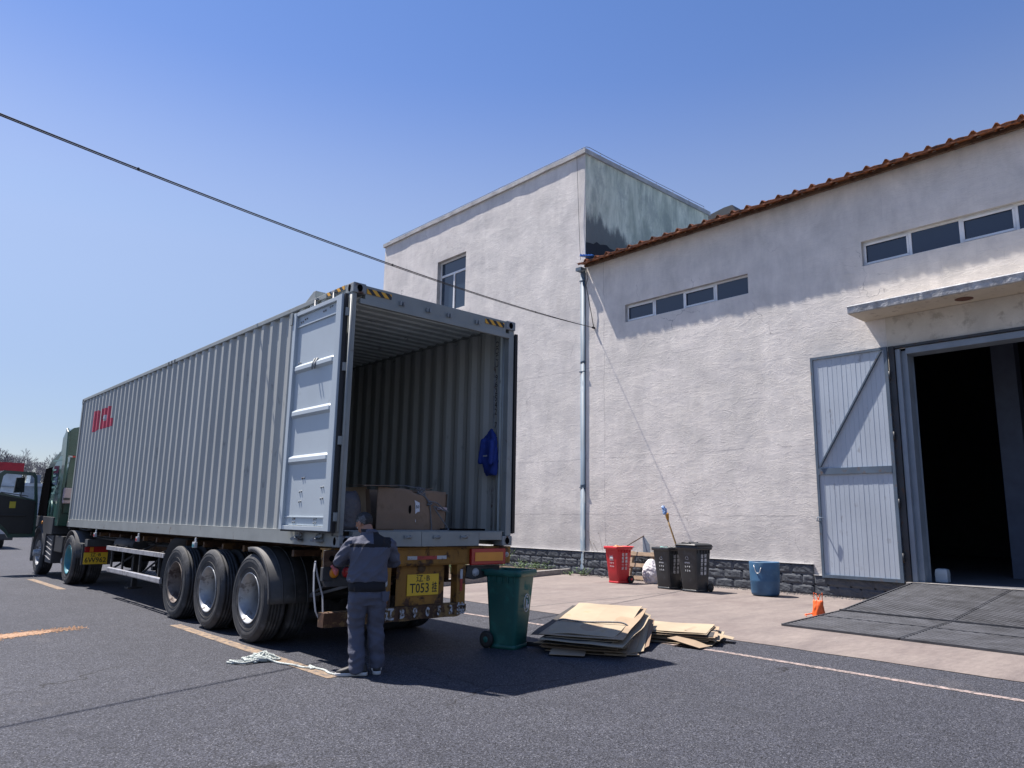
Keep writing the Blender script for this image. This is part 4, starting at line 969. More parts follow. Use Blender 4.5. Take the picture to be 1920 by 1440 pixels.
# rear frame
rb_ = MB().box((-.05,.11,.985),(W+.07,.25,1.18)).box((-.05,.10,1.175),(W+.07,.30,1.192)).build('rear_beam', 'mustard', tr, bevel=.005)
MB().box((.62,.095,1.00),(1.80,.109,1.165)).build('beam_plate', 'mustard', rb_, bevel=.008)
for (a,b,mt) in ((.93,1.06,'refl_white'),(1.06,1.34,'refl_red'),(1.34,1.48,'refl_white')): MB().box((a,.086,1.055),(b,.0945,1.095)).build('reflective_tape', mt, rb_)
for x in (.60, 1.655): MB().box((x,.10,.50),(x+.13,.22,.985)).build('rear_post', 'mustard', tr, bevel=.005)
for (x,mt,z0,z1) in ((.645,'refl_white',.77,.90),(.645,'refl_red',.58,.72),(1.70,'refl_white',.82,.93),(1.70,'refl_red',.68,.82)): MB().box((x,.092,z0),(x+.035,.0995,z1)).build('reflective_tape', mt, tr)
bp = MB(); pts = []
for i in range(30):
    x = -.09+i*(1.89/29); d = .02*nz(x*2.5,1,1)+(.05*(x-1.6)/.3 if x > 1.6 else 0); zt = .545+.012*nz(x*3,2,2)-(.02*(x>1.7)); zb = .40+.015*nz(x*4,5,2)+(.06*(x-1.65)/.2 if x > 1.65 else 0)
    pts.append([(x,.065+d,zb),(x,.06+d,zt),(x,.10+d,zt+.006),(x,.18+d,zt),(x,.18+d,zb)])
bp.loft(pts, smooth=False); bpr = bp.build('bumper', 'bumper', tr)
for ch, x in zip('辽B9053挂', (.70,.86,1.03,1.21,1.38,1.54,1.70)): text(ch, .135, 'stencil', bpr, (x,.052+.02*nz(x*2.5,1,1)+(.05*(x-1.6)/.3 if x > 1.6 else 0),.475), (1,0,0), (0,0,1), bold=.006, extrude=.002, sx=.85)
MB().box((.10,.075,.43),(.45,.078,.53)).build('reflective_tape', 'refl_red', bpr)
pl = MB().box((.86,.19,.52),(1.53,.20,1.0)).build('plate_panel', 'mustard', tr, bevel=.002)
pt = MB().box((1.0,.178,.648),(1.445,.186,.885)).build('number_plate', 'plate', tr, bevel=.006)
text('辽·B', .085, 'ink', pt, (1.22,.1765,.835), (1,0,0), (0,0,1), sx=1.15, spacing=1.15, bold=.0012)
text('T053', .15, 'ink', pt, (1.175,.1765,.725), (1,0,0), (0,0,1), sx=.88, bold=.0015); text('挂', .125, 'ink', pt, (1.385,.1765,.725), (1,0,0), (0,0,1), sx=.62, bold=.002)
MB().lathe([(.001,-.012),(.05,-.01),(.055,0)], (1.2,.188,.95), 'y', 16).build('plate_bolt_boss', 'rust_steel', tr)
lp = MB().box((1.84,.06,.975),(2.39,.109,1.17)).build('tail_lamp', 'red_lens', tr, bevel=.01); MB().box((1.89,.052,1.02),(2.34,.0595,1.125)).build('amber_lens', 'amber', lp, bevel=.004)
MB().lathe([(.001,-.015),(.03,-.012),(.034,0)], (2.445,.109,1.09), 'y', 16).build('round_reflector', 'refl_white', tr)
MB().prism([(1.84,.96),(2.36,.96),(2.36,.90),(2.25,.84),(1.95,.80),(1.82,.84)], lambda u,v,w:(u,w,v), .14, .34).build('mud_flap_hanger', 'mud', tr)
MB().lathe([(.001,-.02),(.045,-.018),(.052,0)], (1.97,.14,.885), 'y', 16).build('reversing_lamp', 'refl_white', tr)
# left lamp cluster
lb = MB().box((-.10,.10,.985),(.14,.13,1.175)).box((-.105,.105,.86),(.42,.16,1.0)).prism([(-.105,.88),(.42,.86),(.40,.80),(-.06,.80)], lambda u,v,w:(u,w,v), .105,.16).build('lamp_bracket', 'mud', tr, bevel=.006)
MB().box((-.11,.092,1.01),(.06,.099,1.17)).build('rusty_bracket', 'rust_steel', tr)
MB().lathe([(.001,-.002),(.028,-.002),(.03,0)], (-.02,.0915,1.09), 'y', 16).build('bracket_hole', 'hole', tr)
for (x,mt) in ((.02,'amber'),(.165,'red_lens'),(.31,'red_lens')): 
    rr = MB().lathe([(.050,0),(.060,-.004),(.066,-.012),(.058,-.016)], (x,.106,.945), 'y', 24).build('lamp_ring', 'mud', tr); MB().lathe([(.001,-.018),(.03,-.016),(.055,-.008),(.056,0)], (x,.104,.945), 'y', 24).build('round_lamp', mt, tr)
tag(ropetube([(-.03,.075,1.02),(.0,.07,.99),(.02,.06,.955),(.035,.07,.97),(.03,.075,.93),(.0,.08,.99),(.05,.07,.965)], .014, 'pink_rag_tie', 'pink', None), 'pink cord knotted over the round amber tail lamp', 'cord')
mb = MB(); pts = [(-.115,.26,1.06),(-.13,.25,.95),(-.125,.24,.75),(-.10,.22,.55),(-.06,.21,.47),(-.02,.21,.52),(-.03,.22,.7),(-.09,.24,.9),(-.12,.26,1.05)]
for a, b in zip(pts[:-1], pts[1:]): mb.beam(a, b, .004, .032, (0,1,0))
tag(mb.build('hanging_strap', 'strap'), 'looped grey webbing strap hanging from the trailer corner', 'strap')
# mudguard over the rear wheels: quarter cylinder with ribs, bracket
mb = MB(); cy, cz, R_ = 2.06, .525, .60
rings = []
for i in range(15):
    a = radians(100-i*7.3); rings.append([(XL-.01,cy-R_*cos(a),cz+R_*sin(a)-.0),(XL-.005,cy-(R_+.012)*cos(a),cz+(R_+.012)*sin(a)),(XL+.62,cy-(R_+.012)*cos(a),cz+(R_+.012)*sin(a)),(XL+.62,cy-R_*cos(a),cz+R_*sin(a))])
mb.loft(rings); 
mg = mb.build('mudguard', 'mud', tr)
mb = MB()
rings = []
for i in range(15):
    a = radians(100-i*7.3); rings.append([(XL-.012,cy-(R_-.045)*cos(a),cz+(R_-.045)*sin(a)),(XL-.018,cy-(R_+.012)*cos(a),cz+(R_+.012)*sin(a)),(XL-.006,cy-(R_+.012)*cos(a),cz+(R_+.012)*sin(a)),(XL-.004,cy-(R_-.045)*cos(a),cz+(R_-.045)*sin(a))])
mb.loft(rings)
for x in (.12,.28,.44):
    mb.tube([(x,cy-(R_+.014)*cos(radians(100-i*7.3)),cz+(R_+.014)*sin(radians(100-i*7.3))) for i in range(15)], .008, 6)
mb.box((XL-.01,1.462,.55),(XL+.62,1.50,.58)); mb.beam((XL+.5,1.47,.565),(.35,.35,.78),.03,.03); mb.beam((XL+.5,1.47,.58),(.30,.25,.95),.02,.02)
mb.build('mudguard_edging', 'mud', mg)
mb = MB(); cy = 4.74
mb.loft([[(XL-.01,cy+.66*cos(radians(t)),cz+.66*sin(radians(t))),(XL+.02,cy+.68*cos(radians(t)),cz+.68*sin(radians(t))),(XL+.6,cy+.68*cos(radians(t)),cz+.68*sin(radians(t))),(XL+.6,cy+.66*cos(radians(t)),cz+.66*sin(radians(t)))] for t in range(-10,75,8)])
mb.build('mudguard', 'mud', tr)
# side guards, landing gear, marker lamps
for sx_ in (XL-.01, XR-.03):
    mb = MB(); mb.box((sx_,5.34,.845),(sx_+.04,8.60,.915)); mb.build('side_rail', 'alu', tr, bevel=.003)
    mb = MB(); mb.loft([[(sx_+.02*sin((y-5.3)*.9)**2,y,.45+.0*y),(sx_-.012+.02*sin((y-5.3)*.9)**2,y,.465),(sx_-.012+.02*sin((y-5.3)*.9)**2,y,.525),(sx_+.02*sin((y-5.3)*.9)**2,y,.54),(sx_+.03,y,.54),(sx_+.03,y,.45)] for y in [5.38+k*.2 for k in range(16)]], smooth=False); mb.build('side_rail', 'alu', tr)
    mb = MB()
    for y in (5.6,6.6,7.6,8.3): mb.box((sx_+.03,y,.46),(sx_+.06,y+.05,.92)); mb.beam((sx_+.05,y+.02,.9),(sx_+.5,y+.02,1.1),.03,.03)
    mb.beam((sx_+.05,6.6,.5),(sx_+.55,6.3,1.05),.03,.03).beam((sx_+.05,8.3,.5),(sx_+.6,7.6,1.05),.03,.03); mb.build('rail_stays', 'chassis', tr)
for (y,nm,mt) in ((4.06,'marker_lamp','tank'),(6.77,'marker_lamp','refl_red'),(9.55,'marker_lamp','refl_red')):
    o = MB().box((XL-.02,y-.05,1.05),(XL+.02,y+.05,1.13)).box((XL,y-.02,1.13),(XL+.02,y+.02,1.19)).build('marker_lamp', 'refl_white', tr, bevel=.005); MB().box((XL-.026,y-.035,1.06),(XL-.0205,y+.035,1.10)).build('lens', 'refl_red' if mt != 'tank' else 'rim_teal', o)
for x in (.55,1.85):
    MB().box((x-.06,8.7,.35),(x+.06,8.82,1.05)).box((x-.045,8.715,.12),(x+.045,8.805,.35)).box((x-.13,8.64,.10),(x+.13,8.88,.13)).build('landing_leg', 'chassis', tr)
MB().cyl((.2,7.4,.95),(.2,8.6,.95),.12,16).box((.3,6.9,.55),(2.1,7.0,.62)).build('underslung_tank', 'chassis', tr)
for (x,y) in ((.08,.16),(W-.08,.16),(.08,LEN-.1),(W-.08,LEN-.1)): MB().box((x-.05,y-.04,1.15),(x+.05,y+.05,1.203)).build('twistlock', 'chassis', tr)
MB().box((.3,9.0,1.03),(2.1,12.0,1.05)).box((.4,11.7,1.05),(2.0,12.1,1.2)).build('coupling_plate', 'chassis', tr)
mb = MB()
for x in (.35,.6): mb.cyl((x,5.6,.98),(x,11,.99),.025,8)
mb.build('air_line', 'chassis', tr)
# ================================================================ TRACTOR UNIT
tk = empty('truck_tractor', (1.2,13,0), 'dark green high-roof truck tractor with its driver door swung open, coupled to the trailer', 'truck')
wheel(XL, 11.55, -1, tk, 'rim_teal', dish=.16, R=.52); wheel(XL+.31, 11.55, -1, tk, 'rim_rust', dish=.03, R=.52)
wheel(XR, 11.55, 1, tk, 'rim_teal', dish=.16, R=.52); wheel(XR-.31, 11.55, 1, tk, 'rim_rust', dish=.03, R=.52)
wheel(XL+.01, 14.78, -1, tk, 'rim', dish=.06, R=.52, hub=True); wheel(XR-.01, 14.78, 1, tk, 'rim', dish=.06, R=.52, hub=True)
MB().cyl((.3,11.55,.52),(2.1,11.55,.52),.08,12).ball((1.22,11.55,.52),(.22,.22,.22)).build('drive_axle', 'chassis', tk); MB().cyl((.2,14.78,.48),(2.2,14.78,.48),.06,12).build('front_axle', 'chassis', tk)
mb = MB()
for x in (.76,1.60): mb.box((x,10.35,.72),(x+.08,15.6,.98))
for y in (10.4,12.4,13.2): mb.box((.84,y,.75),(1.6,y+.1,.95))
mb.build('chassis_rails', 'chassis', tk)
MB().box((.7,11.1,1.0),(1.75,12.0,1.04)).build('fifth_wheel', 'chassis', tk)
MB().box((XL,10.42,.46),(.56,10.45,.86)).box((1.9,10.42,.46),(W,10.45,.86)).box((XL,10.42,.86),(.6,10.9,.89)).box((.0,10.2,.84),(W,10.42,.98)).build('mud_flap', 'mud', tk)
lp = MB().box((.01,10.385,.715),(.44,10.415,.83)).build('tail_lamp', 'red_lens', tk, bevel=.006); MB().box((.10,10.38,.725),(.17,10.3845,.82)).build('amber_lens', 'amber', lp)
p2 = MB().box((.0,10.392,.475),(.45,10.402,.712)).build('number_plate', 'plate', tk, bevel=.005)
text('辽·B', .085, 'ink', p2, (.225,.0+10.3905,.66), (1,0,0), (0,0,1), sx=1.15, spacing=1.15, bold=.0012)
text('6W962', .145, 'ink', p2, (.225,10.3905,.555), (1,0,0), (0,0,1), sx=.92, bold=.0015)
MB().tube([(.5,10.30,.62),(.52,10.28,.75),(.47,10.30,.83),(.56,10.25,.92)], .014, 8).build('towing_hook', 'tank', tk)
# arch mudguard over the drive wheels
mb = MB().loft([[(XL,11.55+.60*cos(radians(t)),.52+.60*sin(radians(t))),(XL,11.55+.615*cos(radians(t)),.52+.615*sin(radians(t))),(XL+.58,11.55+.615*cos(radians(t)),.52+.615*sin(radians(t))),(XL+.58,11.55+.60*cos(radians(t)),.52+.60*sin(radians(t)))] for t in range(25,180,10)]); mb.build('mudguard', 'mud', tk)
# side equipment between the axles
MB().box((.0,12.42,.62),(.5,13.2,.98)).build('battery_box', 'cab_black', tk, bevel=.02)
mb = MB().cyl((.16,12.30,.44),(.16,12.30,.86),.13,16); mb.build('filter_canister', 'tank', tk)
mb = MB().lathe([(.001,-.24),(.10,-.22),(.14,-.14),(.14,.14),(.10,.22),(.001,.24)], (.2,12.55,.42), 'y', 18); mb.build('air_tank', 'tank', tk)
MB().box((-.02,13.30,.34),(.5,13.95,.98)).build('step_box', 'cab_grey', tk, bevel=.015)
mb = MB()
for k in range(5): mb.beam((-.026,13.34,.42+k*.11),(-.026,13.9,.5+k*.11),.01,.03,(1,0,0))
mb.build('step_box_louvres', 'tank', tk)
# cab body, seen from behind: side profile lofted across the width with inset at the roof
CY0, CY1 = 13.05, 15.45
prof = [(CY0,1.20),(CY0,3.02),(CY0+.10,3.20),(13.6,3.28),(14.1,3.22),(14.6,3.02),(14.95,2.78),(15.15,2.55),(15.28,2.2),(15.42,1.7),(15.45,1.2)]
def inset(z): return .0 if z < 2.5 else (z-2.5)**1.5*.30
rings = []
for x, k in ((-.02,0),(.0,1),(2.44,1),(2.46,0)):
    pass
mb = MB(); nseg = 12; rings = []
for i in range(nseg+1):
    t = i/nseg; rg = []
    for (y, z) in prof:
        e = inset(z); xl = -.03+e; xr = W+.03-e; x = xl+(xr-xl)*t; bulge = (1-abs(2*t-1)**6)
        yy = y + (0 if y < 14 else -.10*(1-bulge)); zz = z-(.06*(1-bulge) if z > 3 else 0); rg.append((x,yy,zz))
    rings.append(rg)
mb.loft(rings, smooth=False)
cabb = mb.build('cab_body', 'green_cab', tk, bevel=.015)
# flat black plate painting the shade inside the doorway, side panels, ribs on the side
MB().prism([(14.28,1.42),(14.28,2.62),(15.0,2.60),(15.22,2.15),(15.30,1.42)], lambda u,v,w:(w,u,v), -.045,-.034).build('doorway', 'hole', cabb)
MB().box((.02,14.2,1.3),(.5,14.28,2.5)).build('seat_back', 'cab_black', cabb)
mb = MB().prism([(13.55,2.15),(13.50,2.62),(14.05,2.64),(14.1,2.2)], lambda u,v,w:(w,u,v), -.044,-.03); mb.build('quarter_window', 'glass', cabb)
mb = MB()
for k in range(5): mb.box((-.048,13.62+.04*k,1.95+.14*k),(-.034,14.0+.02*k,1.99+.14*k))
mb.box((-.05,13.1,2.74),(-.034,14.2,2.77)); mb.tube([(-.045,13.7,1.45),(-.05,13.68,1.65),(-.05,13.8,1.78),(-.05,13.98,1.72),(-.045,14.05,1.5)], .016, 6); mb.build('side_trim', PM('pale_green_trim',(.12,.24,.22),.4), cabb)
# rear fins and roof deflector
mb = MB()
for x0 in (-.07, W+.02):
    mb.prism([(12.86,1.35),(12.80,2.7),(12.92,3.40),(13.10,3.50),(13.22,3.2),(13.12,2.6),(13.12,1.35)], lambda u,v,w:(w,u,v), x0, x0+.05)
mb.build('side_fin', 'green_cab', tk, bevel=.01)
mb = MB(); 
pr_ = [(-.06,2.85),(-.06,3.28),(-.02,3.42),(.06,3.50),(.20,3.54),(W-.20,3.54),(W-.06,3.50),(W+.02,3.42),(W+.06,3.28),(W+.06,2.85)]
mb.prism(pr_, lambda u,v,w:(u,w,v), 12.98, 13.4)
for k in range(6): mb.box((.0,12.965,2.95+.09*k),(W,12.985,2.99+.09*k))
mb.build('roof_deflector', 'green_cab', tk)
MB().box((.0,12.955,2.80),(.10,12.979,2.84)).build('reflective_tape', 'refl_white', tk); MB().box((.10,12.955,2.80),(.24,12.979,2.84)).build('reflective_tape', 'refl_red', tk); MB().box((-.02,12.95,2.66),(.015,12.979,2.76)).build('reflective_tape', 'refl_white', tk)
mb = MB().box((.05,13.0,1.5),(.3,13.04,2.4)).box((.4,13.0,1.5),(1.0,13.04,2.4)); mb.build('back_wall_ribs', 'green_cab', tk, bevel=.01)
o = MB().box((-.03,12.72,1.72),(.24,12.94,2.08)).build('coolant_jug', 'pinkbox', tk, bevel=.03)
MB().box((-.034,12.70,1.80),(.1,12.719,1.85)).build('jug_cap', 'mud', o)
MB().tube([(.3,12.9,1.5),(.35,12.5,1.15),(.5,12.2,1.1),(.6,12.0,1.12)],.02,8).build('air_hoses', 'chassis', tk)
# lower cab skirt and wheel-arch
mb = MB().loft([[(-.07,14.78+r_*cos(radians(t)),.52+r_*sin(radians(t))) for r_ in (.60,.66)]+[(.35,14.78+r_*cos(radians(t)),.52+r_*sin(radians(t))) for r_ in (.66,.60)] for t in range(-20,181,10)], smooth=True)
mb.build('wheel_arch', 'cab_grey', tk)
MB().prism([(13.35,1.0),(13.35,1.40),(15.35,1.42),(15.40,1.15),(15.2,1.15),(14.9,1.19),(14.6,1.17),(14.35,1.08),(14.15,.9),(14.05,.6),(13.95,.6),(13.95,1.0)], lambda u,v,w:(w,u,v), -.06, .4).prism([(13.93,.5),(14.05,.5),(14.1,1.0),(13.93,1.0)], lambda u,v,w:(w,u,v), -.065,.1).build('lower_skirt', 'cab_grey', tk, bevel=.01)
MB().ball((-.07,14.5,1.265),(.02,.05,.04)).build('side_indicator', 'amber', tk)
MB().box((-.06,15.3,.45),(.5,15.55,1.2)).box((-.05,15.45,.3),(W+.05,15.6,1.2)).build('front_bumper', 'cab_grey', tk, bevel=.03)
# the driver door stands open square to the cab, hinge at Y 15.1
dd = MB(); yD = 15.06
def DX(x): return x
ring = [(-.09,.90),(-.10,1.45),(-.13,1.9),(-.20,2.40),(-.26,2.50),(-.92,2.52),(-1.0,2.45),(-1.06,1.85),(-1.06,1.20),(-.98,1.17),(-.88,1.13),(-.74,1.00),(-.66,.88)]
hole = [(-.20,1.82),(-.26,2.36),(-.31,2.42),(-.86,2.44),(-.92,2.38),(-.96,1.98)]
# frame as strips: outline minus window
def strip(a, b, y0, y1): dd.prism([a[0],a[1],b[1],b[0]], lambda u,v,w:(u,w,v), y0, y1)
low = [(-.09,.90),(-.10,1.45),(-.128,1.82),(-.20,1.82),(-.96,1.98),(-1.053,1.98),(-1.06,1.20),(-.98,1.17),(-.88,1.13),(-.74,1.00),(-.66,.88)]
dd.prism(low, lambda u,v,w:(u,w,v), yD, yD+.07)
dd.prism([(-.128,1.82),(-.20,2.40),(-.26,2.36),(-.20,1.82)], lambda u,v,w:(u,w,v), yD, yD+.07)
dd.prism([(-.20,2.40),(-.26,2.50),(-.92,2.52),(-1.0,2.45),(-.92,2.38),(-.86,2.44),(-.31,2.42),(-.26,2.36)], lambda u,v,w:(u,w,v), yD, yD+.07)
dd.prism([(-1.0,2.45),(-1.053,1.98),(-.96,1.98),(-.92,2.38)], lambda u,v,w:(u,w,v), yD, yD+.07)
dr = dd.build('driver_door', 'green_cab', tk)
MB().prism([(-.16,.98),(-.17,1.78),(-.97,1.92),(-1.0,1.28),(-.86,1.22),(-.72,1.08),(-.66,.98)], lambda u,v,w:(u,w,v), yD-.03, yD-.001).box((-.90,yD-.07,1.40),(-.35,yD-.03,1.45)).build('door_lining', 'cab_black', dr, bevel=.01)
MB().box((-.72,yD-.036,1.60),(-.59,yD-.031,1.76)).build('sticker', 'sticker', dr)
MB().beam((-.93,yD-.03,1.98),(-.35,yD-.05,1.90),.02,.02).build('grab_handle', 'cab_black', dr)
pn = MB().prism(hole, lambda u,v,w:(u,w,v), yD+.03, yD+.034); 
gm, gnt, gb = newmat('clear_window_glass'); gb.inputs['Base Color'].default_value = (.85,.9,.9,1); gb.inputs['Roughness'].default_value = .02; gb.inputs['Transmission Weight'].default_value = 1; gb.inputs['IOR'].default_value = 1.02
pn.build('window_pane', gm, dr)
mi = MB().prism([(-.62,1.98),(-.60,2.36),(-.42,2.38),(-.40,2.0)], lambda u,v,w:(u,w,v), yD+.25, yD+.36).tube([(-.12,yD+.4,2.5),(-.45,yD+.34,2.46),(-.45,yD+.34,1.9),(-.12,yD+.4,1.8)],.014,6).build('wing_mirror', 'cab_black', tk, bevel=.01)
# ================================================================ WHEELIE BINS
def bin240(name, loc, rotz, mat, label, group, lid, s=1., open_top=False):
    """local frame: front -X, wheels and lid hinge +X; base centre at the origin"""
    root = empty(name, loc, label, 'wheelie bin', group, rotz); Hh = 1.0*s
    def rr(hx, hy, z, ox=0, r=.05, n=5):
        out = []
        for (sx_, sy_, a0) in ((1,1,0),(-1,1,90),(-1,-1,180),(1,-1,270)):
            for k in range(n+1):
                a = radians(a0+90*k/n); out.append((ox+sx_*(hx-r)+r*cos(a), sy_*(hy-r)+r*sin(a), z))
        return out
    b = MB(); lv = [(.0,.19,.19),(.02,.20,.195),(.30,.222,.212),(.60,.245,.232),(.88,.268,.25),(.90,.272,.254)]
    outer = [rr(hx*s, hy*s, .03*s+z*s*1.0 if z else .025*s, (.02-.02*z)*s) for z,hx,hy in lv]
    inner = [rr(hx*s-.008, hy*s-.008, .03*s+z*s, (.02-.02*z)*s) for z,hx,hy in reversed(lv[1:])]
    b.loft(outer+inner, smooth=True); b.add(inner[-1], [tuple(range(len(inner[-1])))])
    body = b.build('bin_body', mat, root, local=True)
    # rolled rim with skirt
    r_ = MB().loft([rr(.285*s,.268*s,.875*s),rr(.295*s,.278*s,.88*s),rr(.297*s,.28*s,.945*s),rr(.285*s,.27*s,.955*s),rr(.262*s,.245*s,.95*s),rr(.262*s,.245*s,.90*s)], cap=False)
    for k in range(-2,3):
        for sy_ in (-1,1): r_.box((k*.1*s-.006,sy_*.255*s-.012,.80*s),(k*.1*s+.006,sy_*.255*s+.012,.88*s))
    r_.build('rim', mat, root, local=True, fixn=True)
    h = MB().tube([(.27*s,-.23*s,.93*s),(.34*s,-.23*s,.94*s),(.36*s,-.21*s,.945*s),(.36*s,.21*s,.945*s),(.34*s,.23*s,.94*s),(.27*s,.23*s,.93*s)], .016*s, 8); h.build('handle', mat, root, local=True)
    # foot recess and reinforcing ribs
    f = MB(); f.loft([rr(.205*s,.198*s,.0,.02),rr(.21*s,.202*s,.02,.02),rr(.21*s,.202*s,.05*s,.02)]); f.build('foot', mat, root, local=True)
    for sy_ in (-1,1):
        w_ = MB().lathe([(.001,-.028),(.06,-.026),(.088,-.024),(.098,-.012),(.098,.012),(.088,.024),(.06,.026),(.001,.028)], (.235*s,sy_*.235*s,.098), 'y', 24); wo = w_.build('wheel', 'rubber', root, local=True)
        MB().lathe([(.001,-.033),(.03,-.032),(.035,-.027)] if sy_ < 0 else [(.001,.033),(.03,.032),(.035,.027)], (.235*s,sy_*.235*s,.098), 'y', 14).build('hub_cap', mat, wo, local=True)
    MB().cyl((.235*s,-.23*s,.098),(.235*s,.23*s,.098),.013,8).build('axle', 'rubber', root, local=True)
    if lid == 'closed':
        l = MB().loft([rr(.30*s,.285*s,.957*s,-.005),rr(.302*s,.287*s,.975*s,-.005),rr(.27*s,.26*s,.995*s),rr(.24*s,.22*s,1.012*s),rr(.20*s,.19*s,1.014*s),rr(.19*s,.18*s,1.004*s)]); 
        l.tube([(-.25*s,-.12*s,1.0*s),(-.27*s,-.1*s,1.02*s),(-.27*s,.1*s,1.02*s),(-.25*s,.12*s,1.0*s)], .01, 6).tube([(.0,-.12*s,1.01*s),(.0,-.11*s,1.03*s),(.0,.11*s,1.03*s),(.0,.12*s,1.01*s)], .01, 6)
        l.build('lid', mat, root, local=True)
    elif lid == 'back':      # lid flung back, hanging down behind
        l = MB().loft([[(x0+.31*s+.02, y_*s, z_*s) for (y_,z_) in ((-.27,.92),(.27,.92),(.27,.42),(-.27,.42))] for x0 in (0,.03)], smooth=False); l.build('lid', mat, root, local=True, bevel=.01)
    return root
PRN = lambda root, txt, size, org, right, up, **k: text(txt, size, 'white_print', root, org, right, up, local=True, name='printing', **k)
def bin_marks(root, s, line1, line2, kind, small, col='white_print'):
    """front marks on -X, slogan columns on the -Y side (local space)"""
    fx = -(.232*s+.006); yw = 0
    def tri(cx, cz, r):
        mb = MB()
        for k in range(3):
            a = radians(90+120*k); b = radians(90+120*(k+1)); p = Vector((fx-.004,cx+r*cos(a),cz+r*sin(a))); q = Vector((fx-.004,cx+r*cos(b),cz+r*sin(b)))
            p2 = p.lerp(q,.12); q2 = p.lerp(q,.80); mb.beam(p2,q2,.004,r*.30,(1,0,0))
        mb.build('recycling_mark', 'white_print', root, local=True)
    lean = Vector((-.06,0,1)).normalized()
    if kind == 'tri': tri(0, .70*s, .06)
    else:
        mb = MB()
        z = .70*s
        for a,b in (((-.06,z-.07),(.06,z-.07)),((.06,z-.07),(.06,z+.07)),((.06,z+.07),(-.06,z+.07)),((-.06,z+.07),(-.06,z-.07))): mb.beam((fx-.005,a[0],a[1]),(fx-.005,b[0],b[1]),.004,.009,(1,0,0))
        mb.box((fx-.007,-.045,z-.055),(fx-.003,.045,z-.005)).prism([(-.02,z),(.03,z+.01),(.04,z+.04),(0,z+.05)], lambda u,v,w:(w,u,v), fx-.007, fx-.003); mb.build('hazard_mark', 'white_print', root, local=True)
    PRN(root, small, .035, (fx-.008+.01,0,.60*s), (0,-1,0), lean, bold=.0008)
    mb = MB()
    random.seed(len(small)*7+int(s*100))
    for r_ in range(2):
        for c_ in range(3):
            y = -.055+.055*c_; z = (.52-.085*r_)*s; fx2 = fx+.008*(1+r_)
            for q in range(4): a = random.random()*3; mb.beam((fx2,y-.016*cos(a),z-.02*sin(a)),(fx2,y+.016*cos(a),z+.02*sin(a)+.003*q),.003,.006,(1,0,0))
    mb.build('sorting_icons', 'white_print', root, local=True)
    side = Vector((0,-.072,1)).normalized()
    for x, t in ((-.055,line2),(.065,line1)):
        n = len(t)
        for i, ch in enumerate(t):
            z = (.74-.088*i)*s; y = -(.195+.055*(z/s-.03)/.87+.010)*s-.0035
            PRN(root, ch, .082*s, (x*s,y,z), (1,0,0), side, bold=.0016)
BL = 0.
# black pair and red bin by the warehouse wall
b2 = bin240('wheelie_bin', (10.72,2.95,.006), radians(-3), 'black_bin', 'black wheelie bin with its lid shut, standing nearest the blue drum', 'wheelie bins by the wall', 'closed', s=1.06)
bin_marks(b2, 1.06, '环境更美丽', '垃圾不落地', 'tri', '其他垃圾')
b1 = bin240('wheelie_bin', (10.80,3.72,.006), radians(-6), 'black_bin', 'open black wheelie bin with a broom handle sticking out, close behind the shut one', 'wheelie bins by the wall', 'none')
bin_marks(b1, 1., '环境更美丽', '垃圾不落地', 'tri', '其他垃圾')
rb1 = bin240('wheelie_bin', (11.02,5.42,.006), radians(-8), 'red_bin', 'red wheelie bin filled to the rim beside the wooden pallet', 'wheelie bins by the wall', 'none', s=.95)
bin_marks(rb1, .95, '环境美十分', '垃圾分一分', 'box', '有害垃圾')
gb_ = bin240('wheelie_bin', (2.36,-.07,0), radians(109.7), 'green_bin', 'dark green wheelie bin standing in the shade behind the trailer', None, 'none', s=.94)
gb_.scale = (.93,.93,1.03)
# emblem: ring with a figure tossing litter, on the front face
fx = -(.238+.006); mb = MB()
mb.tube([(fx+(.5-z)*.07, y, z) for (y,z) in [(.075*cos(a),.52+.10*sin(a)) for a in [2*pi*k/28 for k in range(28)]]], .0045, 5, closed=True)
mb.tube([(fx-.002,.0,.56),(fx,.0,.50),(fx+.002,.02,.455)],.008,5).tube([(fx,0,.50),(fx+.002,-.02,.455)],.008,5).tube([(fx-.002,0,.55),(fx-.002,-.03,.52)],.006,5).ball((fx-.003,.0,.585),.012,8,6).box((fx-.002,-.055,.46),(fx+.003,-.03,.50))
mb.build('tidy_mark', 'white_print', gb_, local=True)
# contents
random.seed(11)
def heap(name, c, r, h, mat, label, cat, n=14, sc=.06, lst=None):
    mb = MB()
    for i in range(n):
        a = random.random()*6.28; q = r*math.sqrt(random.random()); s_ = sc*random.uniform(.6,1.2)
        p = Vector((c[0]+q*cos(a), c[1]+q*sin(a), c[2]+h*random.random())); mb.ball(p, (s_, s_*random.uniform(.6,1), s_*random.uniform(.5,.9)), 8, 6)
    V,F,N = remesh(mb, .014, 2); V = [v+n_*(.012*nz(v.x*18,v.y*18,v.z*18)) for v,n_ in zip(V,N)]
    return tag(MB().add(V,F,True).build(name, mat, fixn=False), label, cat)
heap('rubbish_bag', (11.02,5.42,.84), .15, .06, PM('orange_rubbish',(.55,.25,.12),.6), 'bulging orange rubbish bag filling the red wheelie bin', 'rubbish bag')
heap('rubbish_bag', (10.66,3.74,.90), .12, .05, 'teal_bag', 'teal plastic bag on top of the open black wheelie bin', 'rubbish bag', sc=.05)
heap('rubbish_bag', (10.9,3.72,.84), .13, .05, 'card_dark', 'dark rubbish bag down in the open black wheelie bin', 'rubbish bag')
br = empty('broom', (10.85,3.50,.5), 'wooden broom standing upside down in the open black bin, blue bag on its end', 'broom')
MB().tube([(10.93,3.52,.45),(10.95,3.60,1.03),(10.97,3.78,1.45),(10.98,3.84,1.60)], [.02,.02,.02,.02], 10).build('shaft', 'shaft', br)
